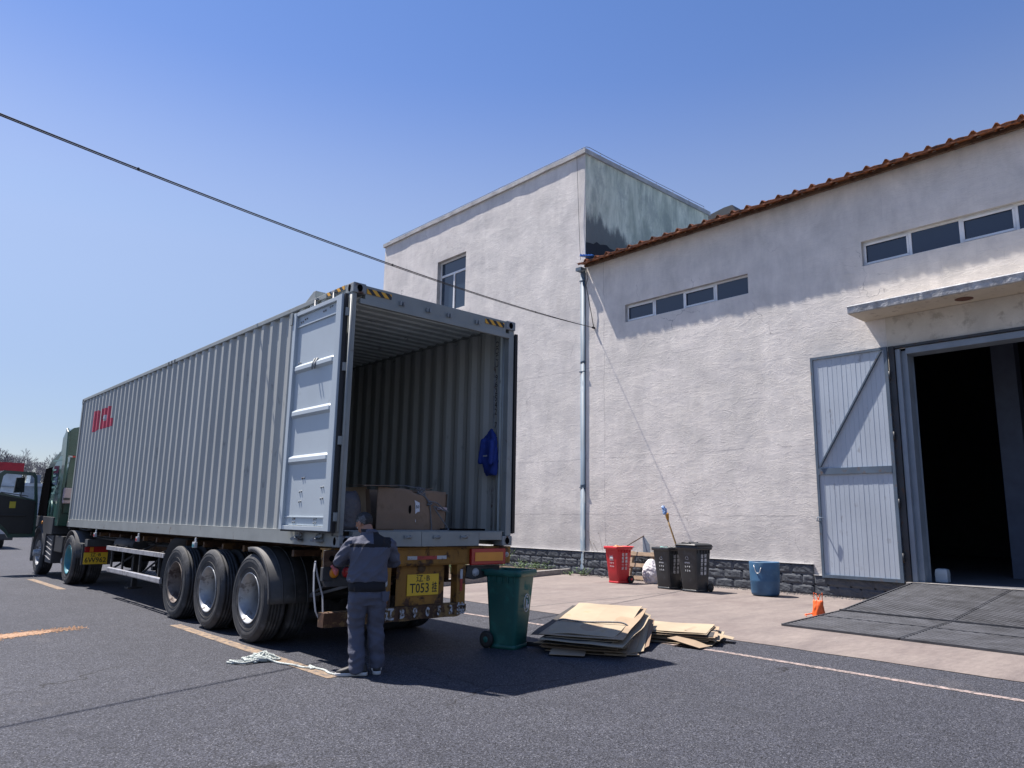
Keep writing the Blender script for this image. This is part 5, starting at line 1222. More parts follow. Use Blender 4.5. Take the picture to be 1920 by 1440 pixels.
MB().loft([[(10.98+rx*cos(a), 3.84+.17*(z-1.6)+ry*sin(a), z) for a in [2*pi*k/12 for k in range(12)]] for z,rx,ry in ((1.58,.022,.025),(1.66,.045,.04),(1.72,.04,.05),(1.76,.03,.045))]).build('broom_socket', PM('amber_plastic',(.55,.25,.03),.5), br)
mb = MB()
for i in range(7): mb.cap_((10.97+.02*cos(i*2), 3.87+.02*sin(i*2)+.012*i, 1.74), (10.96+.03*cos(i*2.2), 3.93+.05*sin(i*1.7), 1.86+.03*(i%3)), .03, .016, 8)
V,F,N = remesh(mb, .009, 2); V = [v+n_*(.010*nz(v.x*40,v.y*40,v.z*25)) for v,n_ in zip(V,N)]
MB().add(V,F,True).build('bag_head', PM('pale_blue_bag',(.22,.35,.62),.35,var=.5,scale=18), br, fixn=False)
# blue drum cut down, wire handle
dr_ = empty('plastic_drum', (11.28,1.60,.006), 'cut-down faded blue plastic drum with wire handle by the block plinth', 'drum')
mb = MB().lathe([(r_*.87,z_) for r_,z_ in [(.001,.012),(.29,.012),(.325,.03),(.335,.06),(.34,.08),(.352,.30),(.358,.32),(.352,.34),(.362,.52),(.368,.70),(.362,.72),(.350,.715),(.345,.52),(.335,.34),(.32,.06),(.001,.03)]], (11.28,1.53,.006), 'z', 48)
mb.build('drum_body', 'drum', dr_)
MB().tube([(11.0,1.60,.62),(10.965,1.60,.65),(10.96,1.58,.59),(10.957,1.56,.52),(10.957,1.51,.48),(10.957,1.46,.52),(10.96,1.44,.59),(11.0,1.44,.62)], .008, 8).build('wire_handle', 'wire', dr_)
# pallet leaning on the wall, white sack, metal prop and sheet
pl_ = empty('wooden_pallet', (12.1,5.2,0), 'weathered wooden pallet standing on edge against the block plinth', 'pallet')
RY = Matrix.Rotation(radians(16), 3, 'Y')
def pb(a, b, nm): MB().box(a, b, RY, (12.0,5.2,.02)).build(nm, 'wood', pl_, bevel=.004)
for y in (4.58,5.18,5.86): pb((11.98,y,.02),(12.06,y+.09,.78),'bearer')
for z in (.03,.36,.66): pb((11.955,4.52,z),(11.978,6.0,z+.10),'board')
for z in (.05,.40,.68): pb((12.063,4.52,z),(12.08,6.0,z+.09),'board')
mb = MB(); rings = []
for i in range(12):
    t = i/11; rr_ = .235*(sin(pi*min(1,.16+t*.80))**.6)*(1 if t < .7 else 1-.2*(t-.7)/.3); rings.append([(11.62+.03*t+rr_*.8*cos(a)*(1+.12*nz(cos(a)*2,sin(a)*2,t*3)), 4.86+rr_*sin(a)*(1+.12*nz(cos(a)*2+7,sin(a)*2,t*3)), .008+.60*t) for a in [2*pi*k/32 for k in range(32)]])
mb.loft(rings)
V,F,N = remesh(mb, .014, 3); V = [Vector((v.x,v.y,max(.008,v.z)))+Vector((n_.x,n_.y,0))*(.020*nz(v.x*9,v.y*9,v.z*5)+.022*(1-abs(nz(v.x*13+v.z*5,v.y*13,v.z*8))*3)*.5+.007*nz(v.x*35,v.y*35,v.z*16)) for v,n_ in zip(V,N)]
tag(MB().add(V,F,True).build('white_sack', 'sack', fixn=False), 'white woven sack slumped between the pallet and the black bins', 'sack')
tag(MB().cyl((11.75,6.15,.70),(12.35,5.62,1.17),.014,8).build('metal_rod', 'rust_steel'), 'thin rusty rod propped against the wall above the pallet', 'rod')
tag(MB().prism([(5.66,1.15),(5.62,1.16),(5.44,.95),(5.40,.62),(5.64,.62)], lambda u,v,w:(w,u,v), 12.33,12.345).build('metal_offcut', 'steel_grey'), 'dark curved metal offcut leaning on the wall behind the pallet', 'metal sheet')
# orange bag on the ramp edge
mb = MB(); 
mb.loft([[(8.62+rx*cos(a)+.02*nz(cos(a),sin(a),z*9), -.93+ry*sin(a), z) for a in [2*pi*k/18 for k in range(18)]] for z,rx,ry in ((.0,.11,.10),(.05,.10,.11),(.15,.08,.085),(.24,.06,.09),(.27,.045,.085))])
mb.tube([(8.62,-.86,.25),(8.62,-.86,.40),(8.62,-.90,.38),(8.62,-.93,.28)],.012,6).tube([(8.62,-1.0,.25),(8.62,-1.01,.41),(8.62,-.96,.36),(8.62,-.94,.28)],.012,6).tube([(8.60,-.86,.06),(8.50,-.75,.03),(8.45,-.80,.012)],.012,6)
V,F,N = remesh(mb, .007, 2); V = [v+n_*(.010*nz(v.x*26,v.y*26,v.z*12)) if v.z < .27 else v+n_*(-.003) for v,n_ in zip(V,N)]
tag(MB().add([(v.x,v.y,max(v.z,.011)) for v in V],F,True).build('orange_bag', 'orange', fixn=False), 'crumpled orange plastic bag standing at the edge of the loading ramp', 'bag')
# pale jug inside the doorway
tag(MB().loft([[(12.98+rx*cos(a)*1.0,-1.46+ry*sin(a),z) for a in [2*pi*k/4+pi/4 for k in range(4)]] for z,rx,ry in ((.43,.13,.16),(.60,.135,.165),(.68,.12,.15),(.70,.08,.1))], smooth=False).build('plastic_tub', 'door_in', bevel=.012), 'pale translucent plastic tub just inside the doorway jamb', 'tub')

# ================================================================ TIED CARDBOARD BUNDLES
def bundle(name, label, c, ang, n, L_, Wd, th, tiltx, mats, seed, fan=0, spread=.05, lean=0., rise=0.):
    """c centre on the ground, ang direction of the long axis, sheets rise with a fan"""
    root = empty(name, (c[0],c[1],0), label, 'cardboard bundle', 'tied cardboard bundles'); random.seed(seed)
    u = Vector((cos(ang),sin(ang),0)); v = Vector((-sin(ang),cos(ang),0)); z = th*.5+.008
    for i in range(n):
        t = i/(n-1); l = L_*random.uniform(.86,1.04); w_ = Wd*random.uniform(.86,1.05); du = random.gauss(0,spread)+lean*t; dv = random.gauss(0,spread*.7)
        rot = random.gauss(0,.05); uu = u*cos(rot)+v*sin(rot); vv = -u*sin(rot)+v*cos(rot)
        a = tiltx*t; nu, nv = 12, 8; vs = []; wv = random.random()*9; k2 = random.uniform(.2,1.)
        for p in range(nu+1):
            for q in range(nv+1):
                s_ = p/nu-.5; r_ = q/nv-.5
                zz = z + (s_+.5)*l*a + .016*nz(s_*2.6,r_*2.6,wv)*(.5+t) + rise*t*max(0,s_-.1)*.7 - fan*t*abs(r_)**2*.4
                notch = 0
                P_ = Vector((c[0],c[1],0))+uu*(s_*l+du)+vv*(r_*w_*(1-.06*nz(s_*3,wv,1))+dv); vs.append((P_.x,P_.y,max(zz,.006+.004*i*.5)))
        m = nv+1; k = len(vs); fs = []; miss = set()
        if i % 3 == 0:   # cut flap corner
            for p in range(nu-2,nu):
                for q in range(3, 5): miss.add((p,q))
        for p in range(nu):
            for q in range(nv):
                if (p,q) in miss: continue
                fs += [(p*m+q,(p+1)*m+q,(p+1)*m+q+1,p*m+q+1),(k+p*m+q,k+p*m+q+1,k+(p+1)*m+q+1,k+(p+1)*m+q)]
                for (pp,qq,e0,e1) in ((p-1,q,(p,q),(p,q+1)),(p+1,q,(p+1,q+1),(p+1,q)),(p,q-1,(p+1,q),(p,q)),(p,q+1,(p,q+1),(p+1,q+1))):
                    if not (0 <= pp < nu and 0 <= qq < nv) or (pp,qq) in miss:
                        a0 = e0[0]*m+e0[1]; a1 = e1[0]*m+e1[1]; fs.append((a0,a1,k+a1,k+a0))
        mb = MB().add(vs+[(x,y,zz+.005) for x,y,zz in vs], fs, False); o = mb.build('cardboard_sheet', mats[i % len(mats)] if i < n-1 else mats[-1], root)
        z += th*random.uniform(.8,1.2)
    return root, u, v, z
ctr1 = Vector((3.75,.18,0)); b_, u, v, zt = bundle('cardboard_bundle', 'thick roped bundle of flattened cardboard next to the green bin', (3.32,-.60), radians(28), 17, 1.50, .95, .0125, .13, ['card_mid','card_pale','card_dark','card_mid','card','card_pale'], 21, fan=.10, spread=.06, rise=.10)
def rope_round(c, u, v, w0, s_, z0, z1, parent):
    pts = []
    p = Vector((c[0],c[1],0))+u*s_
    L0 = p-v*w0; R0 = p+v*w0
    pts = [L0+Vector((0,0,.02)), L0+Vector((0,0,z0*.6)), L0+v*.05+Vector((0,0,z0+.012))]
    for k in range(1,8): pts.append(L0.lerp(R0,k/8)+Vector((0,0,z1+.012+.008*sin(k))))
    pts += [R0-v*.05+Vector((0,0,z0+.012)), R0+Vector((0,0,z0*.6)), R0+Vector((0,0,.02))]
    return pts
ropetube(rope_round((3.32,-.60), u, v, .50, -.16, .262, .292, b_), .010, 'tie_rope', 'twine', b_)
# dark torn sheet along the near edge and upright folded flaps at its right side
def fl(a0, b0, z0, a1, b1, z1, a2, b2, z2, a3, b3, z3, mat):
    C_ = Vector((3.32,-.60,0)); tilt_panel(b_, [C_+u*a+v*b+Vector((0,0,z)) for a,b,z in ((a0,b0,z0),(a1,b1,z1),(a2,b2,z2),(a3,b3,z3))], mat, 'folded_flap')
fl(-.78,.42,.165, -.80,-.36,.14, -.42,-.42,.215, -.44,.47,.225, 'card_dark')
fl(-.55,-.50,.02, -.50,-.60,.03, .80,-.50,.36, .78,-.42,.38, 'card_mid')
fl(-.40,-.56,.01, -.30,-.66,.02, .86,-.56,.30, .84,-.46,.34, 'card_pale')
fl(-.25,-.60,.01, -.15,-.70,.06, .90,-.60,.24, .86,-.50,.27, 'card')
fl(-.75,-.30,.03, -.55,-.66,.012, -.35,-.58,.012, -.50,-.20,.06, 'card_mid')
fl(-.98,.30,.02, -.92,-.10,.02, -.60,-.05,.06, -.62,.35,.07, 'card_mid')
c2 = (4.56,-.80); b_2, u2, v2, zt2 = bundle('cardboard_bundle', 'low roped bundle of flattened cardboard, farther from the green bin', c2, radians(-62), 12, 1.30, .92, .0135, .0, ['card_pale','card_mid','card_dark','card_mid','card_pale','card_pale'], 33, fan=.12, spread=.06)
ropetube(rope_round(c2, u2, v2, .48, -.40, .185, .212, b_2), .010, 'tie_rope', 'twine', b_2)
tilt_panel(b_2, [(4.40,-1.18,.16),(4.47,-1.60,.06),(4.80,-1.50,.07),(4.73,-1.10,.17)], 'card_pale', 'folded_flap')
tilt_panel(b_2, [(4.05,-1.16,.09),(4.10,-1.60,.02),(4.33,-1.60,.02),(4.35,-1.18,.10)], 'card_mid', 'folded_flap')
tilt_panel(b_2, [(4.75,-1.3,.10),(4.85,-1.6,.05),(5.05,-1.5,.05),(4.95,-1.2,.10)], 'card_pale', 'folded_flap')
tag(MB().box((-.025,-.65,.0),(.025,.65,.045), Matrix.Rotation(radians(18),3,'Z')).build('steel_bar', 'chassis', bevel=.005), 'dark steel bar lying on the asphalt between the green bin and the cardboard', 'bar').location = (2.75,-.45,.004)
# rope heap and its tail running to the worker's shoe
random.seed(9); pts = [(-.70,.93,.012),(-.66,.84,.012),(-.55,.80,.014),(-.50,.86,.012),(-.60,.93,.013),(-.68,.90,.03),(-.58,.74,.02)]
for i in range(95):
    a = i*1.25+random.gauss(0,.5); r_ = random.uniform(.03,.15); pts.append((-.36+1.25*r_*cos(a)+random.gauss(0,.02), .86+.9*r_*sin(a)+random.gauss(0,.02), .012+random.random()*.085*(1-r_/.19)+.004*(i%3)))
pts += [(-.30,.68,.014),(-.28,.55,.012),(-.22,.38,.012),(-.20,.22,.012),(-.13,.13,.012),(-.17,.10,.013),(-.14,.19,.025),(-.12,.10,.012),(-.10,-.04,.012),(-.13,-.2,.012),(-.10,-.36,.012)]
tag(ropetube(pts, .0105, 'coiled_rope', 'rope', None), 'tangled white and green rope on the asphalt with a tail under the shoe', 'rope')

# ================================================================ WEEDS, STALKS
def weed(c, n, h, label, spread=.12, mat='green_leaf', seed=1, up=.6):
    random.seed(seed); root = empty('weed_plant', c, label, 'weed', 'weeds along the wall foot'); st = MB(); lf = MB()
    for i in range(n):
        a = random.random()*6.28; q = spread*random.random(); hh = h*random.uniform(.45,1); base = Vector((c[0]+q*.4*cos(a), c[1]+q*.4*sin(a), c[2])); tip = base+Vector((q*cos(a)*1.4, q*sin(a)*1.4, hh)); st.tube([base, base.lerp(tip,.5)+Vector((0,0,.02)), tip], [.004,.003,.002], 4)
        for k in range(7):
            t = .25+.75*k/6; p = base.lerp(tip,t); b = random.random()*6.28; l = random.uniform(.03,.075); d = Vector((cos(b),sin(b),random.uniform(-.1,up))).normalized(); s_ = d.cross(Vector((0,0,1))).normalized()*l*.28; m = p+d*l*.5+Vector((0,0,.006))
            lf.add([p, m+s_, p+d*l, m-s_], [(0,1,2,3)])
    lf.build('foliage', mat, root, fixn=False); st.build('stem', mat, root); return root
weed((12.05,7.55,.006), 16, .22, 'small leafy weed at the foot of the downpipe', .2, seed=4)
weed((11.9,7.95,.006), 8, .10, 'tiny weed on the apron edge below the downpipe', .15, seed=14)
for i, (x,y,h,lab) in enumerate(((9.5,10.3,.55,'bushy green weed seen through the rear frame of the trailer'),(8.6,9.2,.5,'leafy weed beside the kerb behind the trailer beam'),(11.3,10.4,.6,'tall weed against the tower plinth by the container corner'),(12.1,11.6,.7,'weed clump growing highest on the tower plinth'),(11.2,9.2,.35,'low weed between the green bin rim and the tower plinth'),(12.1,9.4,.28,'short weed close to the end of the kerb at the tower'))): weed((x,y,.07), 26, h, lab, .42, seed=20+i)
random.seed(2); mb = MB()
for (y,z0,z1) in ((7.45,.68,1.0),(7.52,.70,1.25),(7.1,.70,1.2),(6.85,.68,1.02),(7.3,.68,.9)): mb.tube([(12.38,y,z0),(12.36,y+.06,(z0+z1)/2),(12.34,y+.12,z1)],.004,4).ball((12.34,y+.12,z1),.012,6,4)
tag(mb.build('dry_stalks', 'dry'), 'dry brown weed stalks sticking up above the plinth near the downpipe', 'weed')
# grit along the wall
random.seed(6); mb = MB()
for i in range(900):
    y = random.uniform(-1,7.8); x = 12.38-abs(random.gauss(0,.16)); s_ = random.uniform(.004,.016); mb.box((x-s_,y-s_,.004),(x+s_,y+s_,.004+s_*1.3), Matrix.Rotation(random.random()*3,3,'Z'))
o = mb.build('wall_foot_gravel', 'kerb'); o['kind'] = 'stuff'; o['label'] = 'fine gravel scattered along the foot of the wall'; o['category'] = 'gravel'

# ================================================================ FAR BACKGROUND, seen past the cab
fb = empty('panel_building', (-3,48,0), 'distant low pale grey panel building with a red fascia behind the open cab door', 'building')
MB().box((-24,48,-.5),(4.55,60,3.97)).build('wall', 'bgwall', fb); MB().box((-24.1,47.85,3.97),(4.6,60,4.5)).build('red_fascia', 'bgred', fb)
mb = MB()
for k in range(14): mb.box((-24+k*2.1,47.95,0),(-23.92+k*2.1,47.995,3.97))
for z in (1.7,3.0): mb.box((-24,47.94,z),(4.55,47.99,z+.07))
mb.build('panel_joints', 'bgdark', fb)
f2 = empty('far_warehouse', (10,62,0), 'distant grey flat-roofed shed between the cab and the bare trees', 'building')
MB().box((3.8,62,-.5),(40,75,3.5)).build('wall', 'bgdark', f2); MB().box((3.7,61.9,3.5),(40.1,75,3.75)).build('roof', 'bgwall', f2)
MB().box((7.3,61.8,3.75),(8.0,63.5,4.4)).build('roof_plant_box', 'steel_grey', f2)
vn = empty('white_van', (-.3,31,0), 'white and grey vehicle parked beyond the open cab door', 'van')
MB().loft([[(x, y, z) for (y,z) in ((30,.55),(30,1.05),(30.2,1.25),(30.2,2.2),(33.4,2.2),(33.4,.55))] for x in (-2.6,-2.5,1.55,1.65)], smooth=False).build('body', 'bgwhite', vn, bevel=.06)
MB().box((-2.4,29.94,.35),(1.75,30.1,.60)).build('bumper', 'cab_grey', vn, bevel=.03)
for x in (-2.0,1.45):
    for y in (30.8,32.7): MB().lathe([(.001,-.1),(.2,-.1),(.36,-.08),(.36,.08),(.001,.1)], (x,y,.36), 'x', 24).build('wheel', 'tyre', vn)
MB().box((-2.2,30.17,1.35),(1.3,30.2,2.05)).build('window', 'glass', vn)
def tree(base, h, seed, label):
    random.seed(seed); root = empty('bare_tree', base, label, 'tree', 'bare trees beyond the yard'); tk_ = MB(); br_ = MB()
    def grow(p, d, l, r, dep):
        q = p+d*l; mid = p.lerp(q,.5)+Vector((random.gauss(0,l*.06),random.gauss(0,l*.06),0)); r = max(r, .0135); (tk_ if dep < 2 else br_).tube([p, mid, q], [r, r*.9, r*.8], 5 if dep > 1 else 8, cap=False)
        if dep >= 7: return
        n = 3 if dep < 5 else 3
        for i in range(n):
            ax = Vector((random.gauss(0,1),random.gauss(0,1),random.gauss(0,1))).normalized(); nd = (Matrix.Rotation(radians(random.uniform(16,48)),3,ax) @ d); nd.z = nd.z*.8+.12; nd.normalize()
            grow(q if i else p.lerp(q,.75), nd, l*random.uniform(.62,.86), r*.60, dep+1)
    grow(Vector(base), Vector((0,0,1)), h*.25, h*.026, 0)
    tk_.build('trunk', 'bark', root, fixn=False); br_.build('crown', 'bark', root, fixn=False)
for i, (x,y,h,lab) in enumerate(((6.6,72,8.6,'bare leafless tree rising behind the red fascia nearest the picture edge'),(9.3,74,8.2,'bare leafless tree just left of the cab roof'),(12.2,76,10.,'bare leafless tree with twigs showing beside the roof deflector'))): tree((x,y,0), h, 40+i, lab)
# brick dormer peeping over the warehouse roof beyond the tower
dm = empty('roof_dormer', (26,10.5,0), 'small pinkish brick rooftop hut showing above the warehouse roof by the tower', 'building')
MB().box((24,9.3,0),(30,10.9,14.9)).build('wall', 'brick', dm); MB().prism([(9.0,14.95),(11.3,14.95),(11.3,15.03),(9.6,15.3),(9.2,15.3)], lambda u,v,w:(w,u,v), 23.5, 30.5).build('roof', 'steel_dark', dm)
# ================================================================ THE WORKER, seen from behind
pz = empty('person', (.12,-.42,0), 'person in slate-grey workwear with a black yoke, head bent, at the trailer corner', 'person', None, radians(-23.6))
# local frame: +X to the right of the figure, +Y the way it faces, Z up
sh = {'l': Vector((-.175,.02,1.275)), 'r': Vector((.195,.03,1.27))}
el = {'l': Vector((-.285,.12,1.085)), 'r': Vector((.285,.15,1.07))}
wr = {'l': Vector((-.13,.325,1.07)), 'r': Vector((.10,.335,1.085))}
hip = {'l': Vector((-.10,.0,.80)), 'r': Vector((.09,.0,.80))}
kn_ = {'l': Vector((-.095,.045,.43)), 'r': Vector((.10,.05,.45))}
an = {'l': Vector((-.075,-.02,.09)), 'r': Vector((.125,.05,.09))}
def ell(c, rx, ry, n=28, rot=0, k=2.3):
    out = []
    for i in range(n):
        a = 2*pi*i/n; x = rx*math.copysign(abs(cos(a))**(2/k), cos(a)); y = ry*math.copysign(abs(sin(a))**(2/k), sin(a)); out.append((c[0]+x*cos(rot)-y*sin(rot), c[1]+x*sin(rot)+y*cos(rot), c[2]))
    return out
# ---- body: one continuous surface from head to feet
b = MB()
b.loft([ell((-.01,.0,.72),.13,.09), ell((-.01,.0,.80),.155,.105), ell((0,.0,.95),.14,.095), ell((.0,.0,1.10),.155,.10), ell((.0,.01,1.22),.155,.088), ell((.0,.02,1.29),.11,.065), ell((-.005,.03,1.34),.06,.06)])
hc = Vector((-.055,.112,1.462))
b.cap_((-.008,.02,1.31),(-.03,.075,1.42),.058,.055,16)
HR = Matrix.Rotation(radians(38),3,'Z') @ Matrix.Rotation(radians(-40),3,'X')
def hp(x, y, z): return hc + HR @ Vector((x,y,z))
def blob(c, r, n=16, m=12, rot=True):
    rings = []
    for i in range(m+1):
        t = pi*(i+.02)/(m+.04); rings.append([tuple(hp(c[0]+r[0]*sin(t)*cos(2*pi*k/n), c[1]+r[1]*sin(t)*sin(2*pi*k/n), c[2]-r[2]*cos(t))) for k in range(n)])
    b.loft(rings)
blob((0,-.008,.018),(.074,.092,.086)); blob((0,.030,-.035),(.056,.060,.070)); blob((0,.050,-.075),(.032,.034,.028)); blob((0,.068,.022),(.052,.020,.018))
b.cap_(tuple(hp(0,.078,.012)),tuple(hp(0,.101,-.022)),.010,.013,8); blob((0,.088,-.055),(.022,.010,.006),10,8); blob((0,.086,-.066),(.019,.010,.006),10,8); blob((-.045,.045,-.015),(.018,.02,.02)); blob((.045,.045,-.015),(.018,.02,.02))
for s_ in (-1,1):
    blob((s_*.078,-.006,-.008),(.008,.018,.031),10,8)
def hand(s_, w_, d, palm_n, spread_dir, curl):
    """w_ wrist, d pointing direction, palm_n palm normal, spread_dir thumb side"""
    d = d.normalized(); sd = (spread_dir-d*spread_dir.dot(d)).normalized(); pn_ = palm_n-d*palm_n.dot(d)-sd*palm_n.dot(sd); pn_.normalize()
    b.cap_(w_-d*.02, w_+d*.03, .026, .029, 10)
    for q in (-.028,-.010,.010,.028): b.cap_(w_+d*.02+sd*q*.8, w_+d*.082+sd*q, .0135, .0125, 8)
    for q, ln, cu in ((.030,.070,.8),(.0105,.078,.95),(-.0095,.072,1.05),(-.029,.058,1.2)):
        p = w_+d*.084+sd*q; a = curl*cu*.45; dd_ = d
        for seg, r_ in ((.46,.0095),(.30,.0088),(.24,.008)):
            dd_ = (dd_*cos(a)+pn_*sin(a)).normalized(); e = p+dd_*ln*seg; b.cap_(p, e, r_, r_*.93, 8); p = e; nn = (pn_-dd_*pn_.dot(dd_)).normalized(); pn2 = nn; a = curl*cu*.6
            dd_ = (dd_*cos(0)); pn_l = nn
    p = w_+d*.028+sd*.030; e = p+(d*.7+sd*.75+pn_*.25).normalized()*.038; b.cap_(p, e, .0125, .0105, 8); e2 = e+(d*.95+sd*.15+pn_*.35).normalized()*.030; b.cap_(e, e2, .0102, .0085, 8)
for s_ in 'lr':
    sg = -1 if s_ == 'l' else 1
    b.cap_(sh[s_]+Vector((0,0,-.02)), el[s_], .042, .036); b.cap_(el[s_], wr[s_], .040, .026)
    d = Vector((-sg*.25,1,.10)); hand(s_, wr[s_], d, Vector((0,0,-1)), Vector((-sg,0,0)), .75)
    b.cap_(hip[s_], kn_[s_], .082, .052); b.cap_(kn_[s_], an[s_], .050, .034)
b.cap_(an['l'], an['l']+Vector((-.13,.01,-.052)), .030, .022); b.cap_(an['r'], an['r']+Vector((.02,.13,-.052)), .030, .022)
V,F,N = remesh(b, .0052, 2)
body = MB().add(V,F,True).build('body', 'skin', pz, local=True, fixn=False)
for s_ in (-1,1): MB().ball(tuple(hp(s_*.030,.073,.000)),.0108,10,8).build('eye', 'eye', body, local=True)
# ---- hair: close cropped, grey at the sides
h = MB(); rings = []
for i in range(13):
    t = i/12; th = radians(2+t*150)
    rg = []
    for k in range(36):
        a = 2*pi*k/36; front = sin(a)   # +Y is the face
        lim = 1.0 if front < -.45 else (1-.34*min(1,(front+.45)/.35) if front < .1 else .66-.24*min(1,(front-.1)/.5))
        tt = th*lim; rr_ = 1.055
        rg.append(tuple(hp(.075*rr_*sin(tt)*cos(a)*1.02, -.008+.093*rr_*sin(tt)*sin(a), .018+.089*rr_*cos(tt)*1.0)))
    rings.append(rg)
vs = rings[0]
h.loft(rings, cap=False); h.add([*rings[0]], [tuple(range(36))])
ho = h.build('hair', 'hair', pz, local=True, fixn=True)
sm = ho.modifiers.new('thickness','SOLIDIFY'); sm.thickness = .010; sm.offset = -1
ho.data.materials.append(PM('grey_temple_hair',(.10,.10,.105),.8,var=.6,scale=120))
Hi = HR.inverted()
for p in ho.data.polygons:
    q = Hi @ (p.center-hc); 
    if q.x < -.050 and q.z < .035+.02*nz(q.x*60,q.y*60,q.z*60): p.material_index = 1
# ---- clothing shells
def wrinkle(V, N, f, amp):
    out = []
    for v, n in zip(V, N): out.append(v+n*f(v)*amp)
    return out
j = MB()
j.loft([ell((-.01,.005,.885),.198,.132,k=2.6), ell((-.01,.005,.905),.205,.138,k=2.6), ell((-.01,.005,.98),.192,.135), ell((.0,.01,1.08),.188,.135), ell((.005,.01,1.18),.200,.132), ell((.01,.012,1.26),.195,.115), ell((.008,.02,1.315),.145,.09), ell((.0,.03,1.35),.09,.072), ell((-.01,.038,1.385),.074,.070), ell((-.012,.045,1.40),.070,.068)])
for s_ in 'lr':
    sg = -1 if s_ == 'l' else 1
    j.cap_(sh[s_]+Vector((sg*-.02,0,-.012)), sh[s_]+Vector((sg*.008,0,-.03)), .070, .070)
    j.cap_(sh[s_]+Vector((0,0,-.02)), el[s_]+Vector((0,-.005,0)), .070, .062); j.cap_(el[s_]+Vector((0,-.005,0)), wr[s_].lerp(el[s_],.08), .062, .042)
V,F,N = remesh(j, .0085, 5)
def jw(v):
    w_ = .9*nz(v.x*5+v.z*7, v.y*5, v.z*9-v.x*5)*.5
    w_ += .55*math.exp(-((v.z-.93)/.05)**2)*sin(v.x*38+v.z*60)*.4
    w_ += .6*(1-abs(nz(v.x*9-v.z*6, v.y*9, v.z*6)))**5-.2
    if abs(v.x) > .19: w_ += .5*sin(v.z*95+v.y*60)*.5
    return w_
V = wrinkle(V, N, jw, .017)
jk_ = MB().add(V,F,True).build('jacket', 'jacket', pz, local=True, fixn=False)
jk_.data.materials.append(MT['yoke']); jk_.data.materials.append(MT['jacket'])
for p in jk_.data.polygons:
    c = p.center
    if 1.225 < c.z < 1.375 and abs(c.x+.0) < .205 and c.y < .07 and (c.x > -.16 or c.z < 1.28):
        if not (c.z > 1.25+.00 and c.x < .02 and c.z > 1.262): p.material_index = 1
# collar band, hem band
MB().loft([ell((-.010,.036,1.375),.080,.075), ell((-.02,.052,1.402),.075,.074), ell((-.02,.052,1.404),.069,.068), ell((-.010,.036,1.377),.073,.068)], cap=False).build('collar', 'yoke', jk_, local=True)
# undershirt tail showing below the hem
MB().loft([ell((-.008,-.002,.80),.186,.136), ell((-.01,.002,.84),.184,.134), ell((-.01,.004,.91),.182,.128)]).build('shirt_tail', 'yoke', pz, local=True)
t = MB()
t.loft([ell((-.005,.0,.66),.17,.115), ell((-.005,-.008,.74),.190,.130), ell((-.005,.0,.82),.178,.122), ell((-.005,.0,.872),.163,.112)])
for s_ in 'lr':
    sg = -1 if s_ == 'l' else 1; hx = -.098 if s_ == 'l' else .092
    kx = kn_[s_]; ax_ = an[s_]
    t.loft([ell((hx,-.005,.74),.098,.115), ell((hx,.0,.66),.094,.105), ell(((hx+kx.x)/2,.02,.55),.086,.092), ell((kx.x,kx.y,.45),.080,.083), ell((kx.x*.6+ax_.x*.4,.02,.32),.078,.080), ell((ax_.x,ax_.y+.0,.18),.076,.080), ell((ax_.x,ax_.y-.005,.07 if s_=='r' else .045),.074,.086), ell((ax_.x,ax_.y-.005,.055 if s_=='r' else .03),.070,.082)])
V,F,N = remesh(t, .0085, 4)
def tw_(v):
    w_ = .75*nz(v.x*7, v.y*7, v.z*11)+.35*nz(v.x*16+v.z*9, v.y*14, v.z*18); k = math.exp(-((v.z-.46)/.12)**2)+math.exp(-((v.z-.13)/.09)**2)+.6*math.exp(-((v.z-.68)/.06)**2)
    w_ += k*.26*sin(v.z*75+v.x*28*(1 if v.x>0 else -1)+5*nz(v.x*5,v.y*5,v.z*3)); w_ += .5*(1-abs(nz(v.x*8,v.y*8,v.z*5+9)))**6-.15
    return w_
V = wrinkle(V, N, tw_, .016)
tro = MB().add(V,F,True).build('trousers', 'trousers', pz, local=True, fixn=False)
MB().prism([(.125,.0),(.20,.0),(.19,-.085),(.16,-.10),(.13,-.085)], lambda u,v,w:(u,w,.80+v), -.128,-.121).build('back_pocket', 'trousers', tro, local=True)
MB().box((-.15,-.127,.80),(.02,-.117,.84)).build('black_patch', 'yoke', tro, local=True)
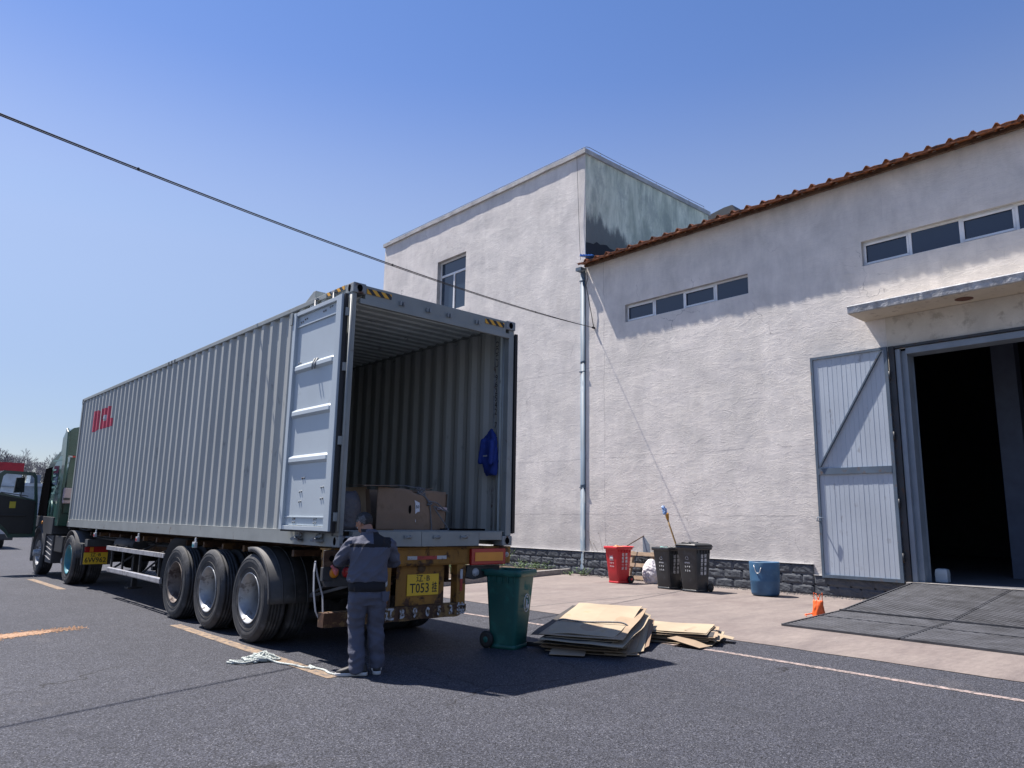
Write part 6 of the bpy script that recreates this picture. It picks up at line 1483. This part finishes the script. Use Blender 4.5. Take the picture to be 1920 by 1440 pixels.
def shoe(heel, dirv, nm):
    d = Vector((dirv[0],dirv[1],0)).normalized(); s_ = Vector((d.y,-d.x,0)); heel = Vector(heel)
    def foot(z, grow, l=.285):
        pr2 = [(-.01,.028),(.0,.036),(.06,.034),(.12,.038),(.19,.048),(.24,.044),(.275,.026),(.285,.0),(.275,-.022),(.24,-.036),(.19,-.042),(.12,-.034),(.06,-.034),(.0,-.036),(-.01,-.028),(-.022,0)]
        return [tuple(heel+d*(a-.0)*(l/.285)*(1+grow*.15)+s_*c*(1+grow)+Vector((0,0,z))) for a,c in pr2]
    so_ = MB().loft([foot(.003,.0),foot(.012,.12),foot(.030,.14),foot(.036,.06)]).build('shoe_sole', 'sole', pz, local=True)
    def up(z, k, x0, x1): 
        base = foot(z, k); return [tuple(Vector(p)+ (Vector((0,0,0)))) for p in base]
    u_ = MB(); rings = []
    for z, k, sh_, ln in ((.036,.05,0,.283),(.050,.04,0,.278),(.064,-.04,.0,.255),(.076,-.10,.0,.215),(.092,-.16,.0,.165),(.112,-.15,.0,.115)):
        rings.append([tuple(Vector(p)) for p in foot(z, k, ln)])
    u_.loft(rings); u_.build('shoe_upper', 'shoe', pz, local=True)
    MB().add([tuple(heel+d*a+s_*b_*.037*1+Vector((0,0,z))) for a,b_,z in ((.08,1.0,.045),(.13,1.06,.045),(.11,.85,.075),(.09,.85,.075),(.08,-1.0,.045),(.13,-1.06,.045),(.11,-.85,.075),(.09,-.85,.075))],[(0,1,2,3),(4,7,6,5)]).build('shoe_flash', 'sole', pz, local=True, fixn=False)
shoe((an['l'].x+.085,-.035,0), (-1,.10), 'l'); shoe((an['r'].x,-.02,0), (.12,1), 'r')

# ---------------------------------------------------------------- countable pieces of one part become parts of their own
def split_pieces(o, tol):
    me = o.data; n = len(me.vertices); par = list(range(n))
    def find(a):
        while par[a] != a: par[a] = par[par[a]]; a = par[a]
        return a
    for e in me.edges:
        a, b = find(e.vertices[0]), find(e.vertices[1])
        if a != b: par[a] = b
    isl = {}
    for i in range(n): isl.setdefault(find(i), []).append(i)
    G = [[ids, [min(me.vertices[i].co[k] for i in ids) for k in range(3)], [max(me.vertices[i].co[k] for i in ids) for k in range(3)]] for ids in isl.values()]
    ch = True
    while ch:
        ch = False
        for a in range(len(G)):
            for b in range(a+1, len(G)):
                if all(G[a][1][k]-tol <= G[b][2][k] and G[b][1][k]-tol <= G[a][2][k] for k in range(3)):
                    G[a] = [G[a][0]+G[b][0], [min(G[a][1][k],G[b][1][k]) for k in range(3)], [max(G[a][2][k],G[b][2][k]) for k in range(3)]]; G.pop(b); ch = True; break
            if ch: break
    if len(G) < 2: return
    own = {}
    for gi, g in enumerate(G):
        for i in g[0]: own[i] = gi
    stem_ = o.name.split('.')[0]
    for gi, g in enumerate(G):
        idx = {i: k for k, i in enumerate(g[0])}
        ps = [p for p in me.polygons if own[p.vertices[0]] == gi]
        m2 = bpy.data.meshes.new(stem_); m2.from_pydata([me.vertices[i].co.copy() for i in g[0]], [], [tuple(idx[i] for i in p.vertices) for p in ps])
        m2.polygons.foreach_set('use_smooth', [p.use_smooth for p in ps])
        for mt in me.materials: m2.materials.append(mt)
        if gi == 0: keep = m2; continue
        q = bpy.data.objects.new(stem_, m2); COL.objects.link(q); q.parent = o.parent
        for k_ in o.keys(): q[k_] = o[k_]
    o.data = keep
for o in list(bpy.data.objects):
    if o.type != 'MESH' or o.parent is None: continue
    s_ = o.name.split('.')[0]
    tol = {'door_rib': .01, 'cam_keeper': .045, 'lock_cam': .02, 'hinge': .05, 'hand_hole': .001, 'lashing_ring': .02, 'cross_member': .07, 'main_beam': .01, 'side_fin': .05, 'lock_rod': .05, 'mud_flap': .02, 'air_line': .01, 'reflective_tape': .01, 'floor_bearer': .001}.get(s_)
    if tol is not None: split_pieces(o, tol)
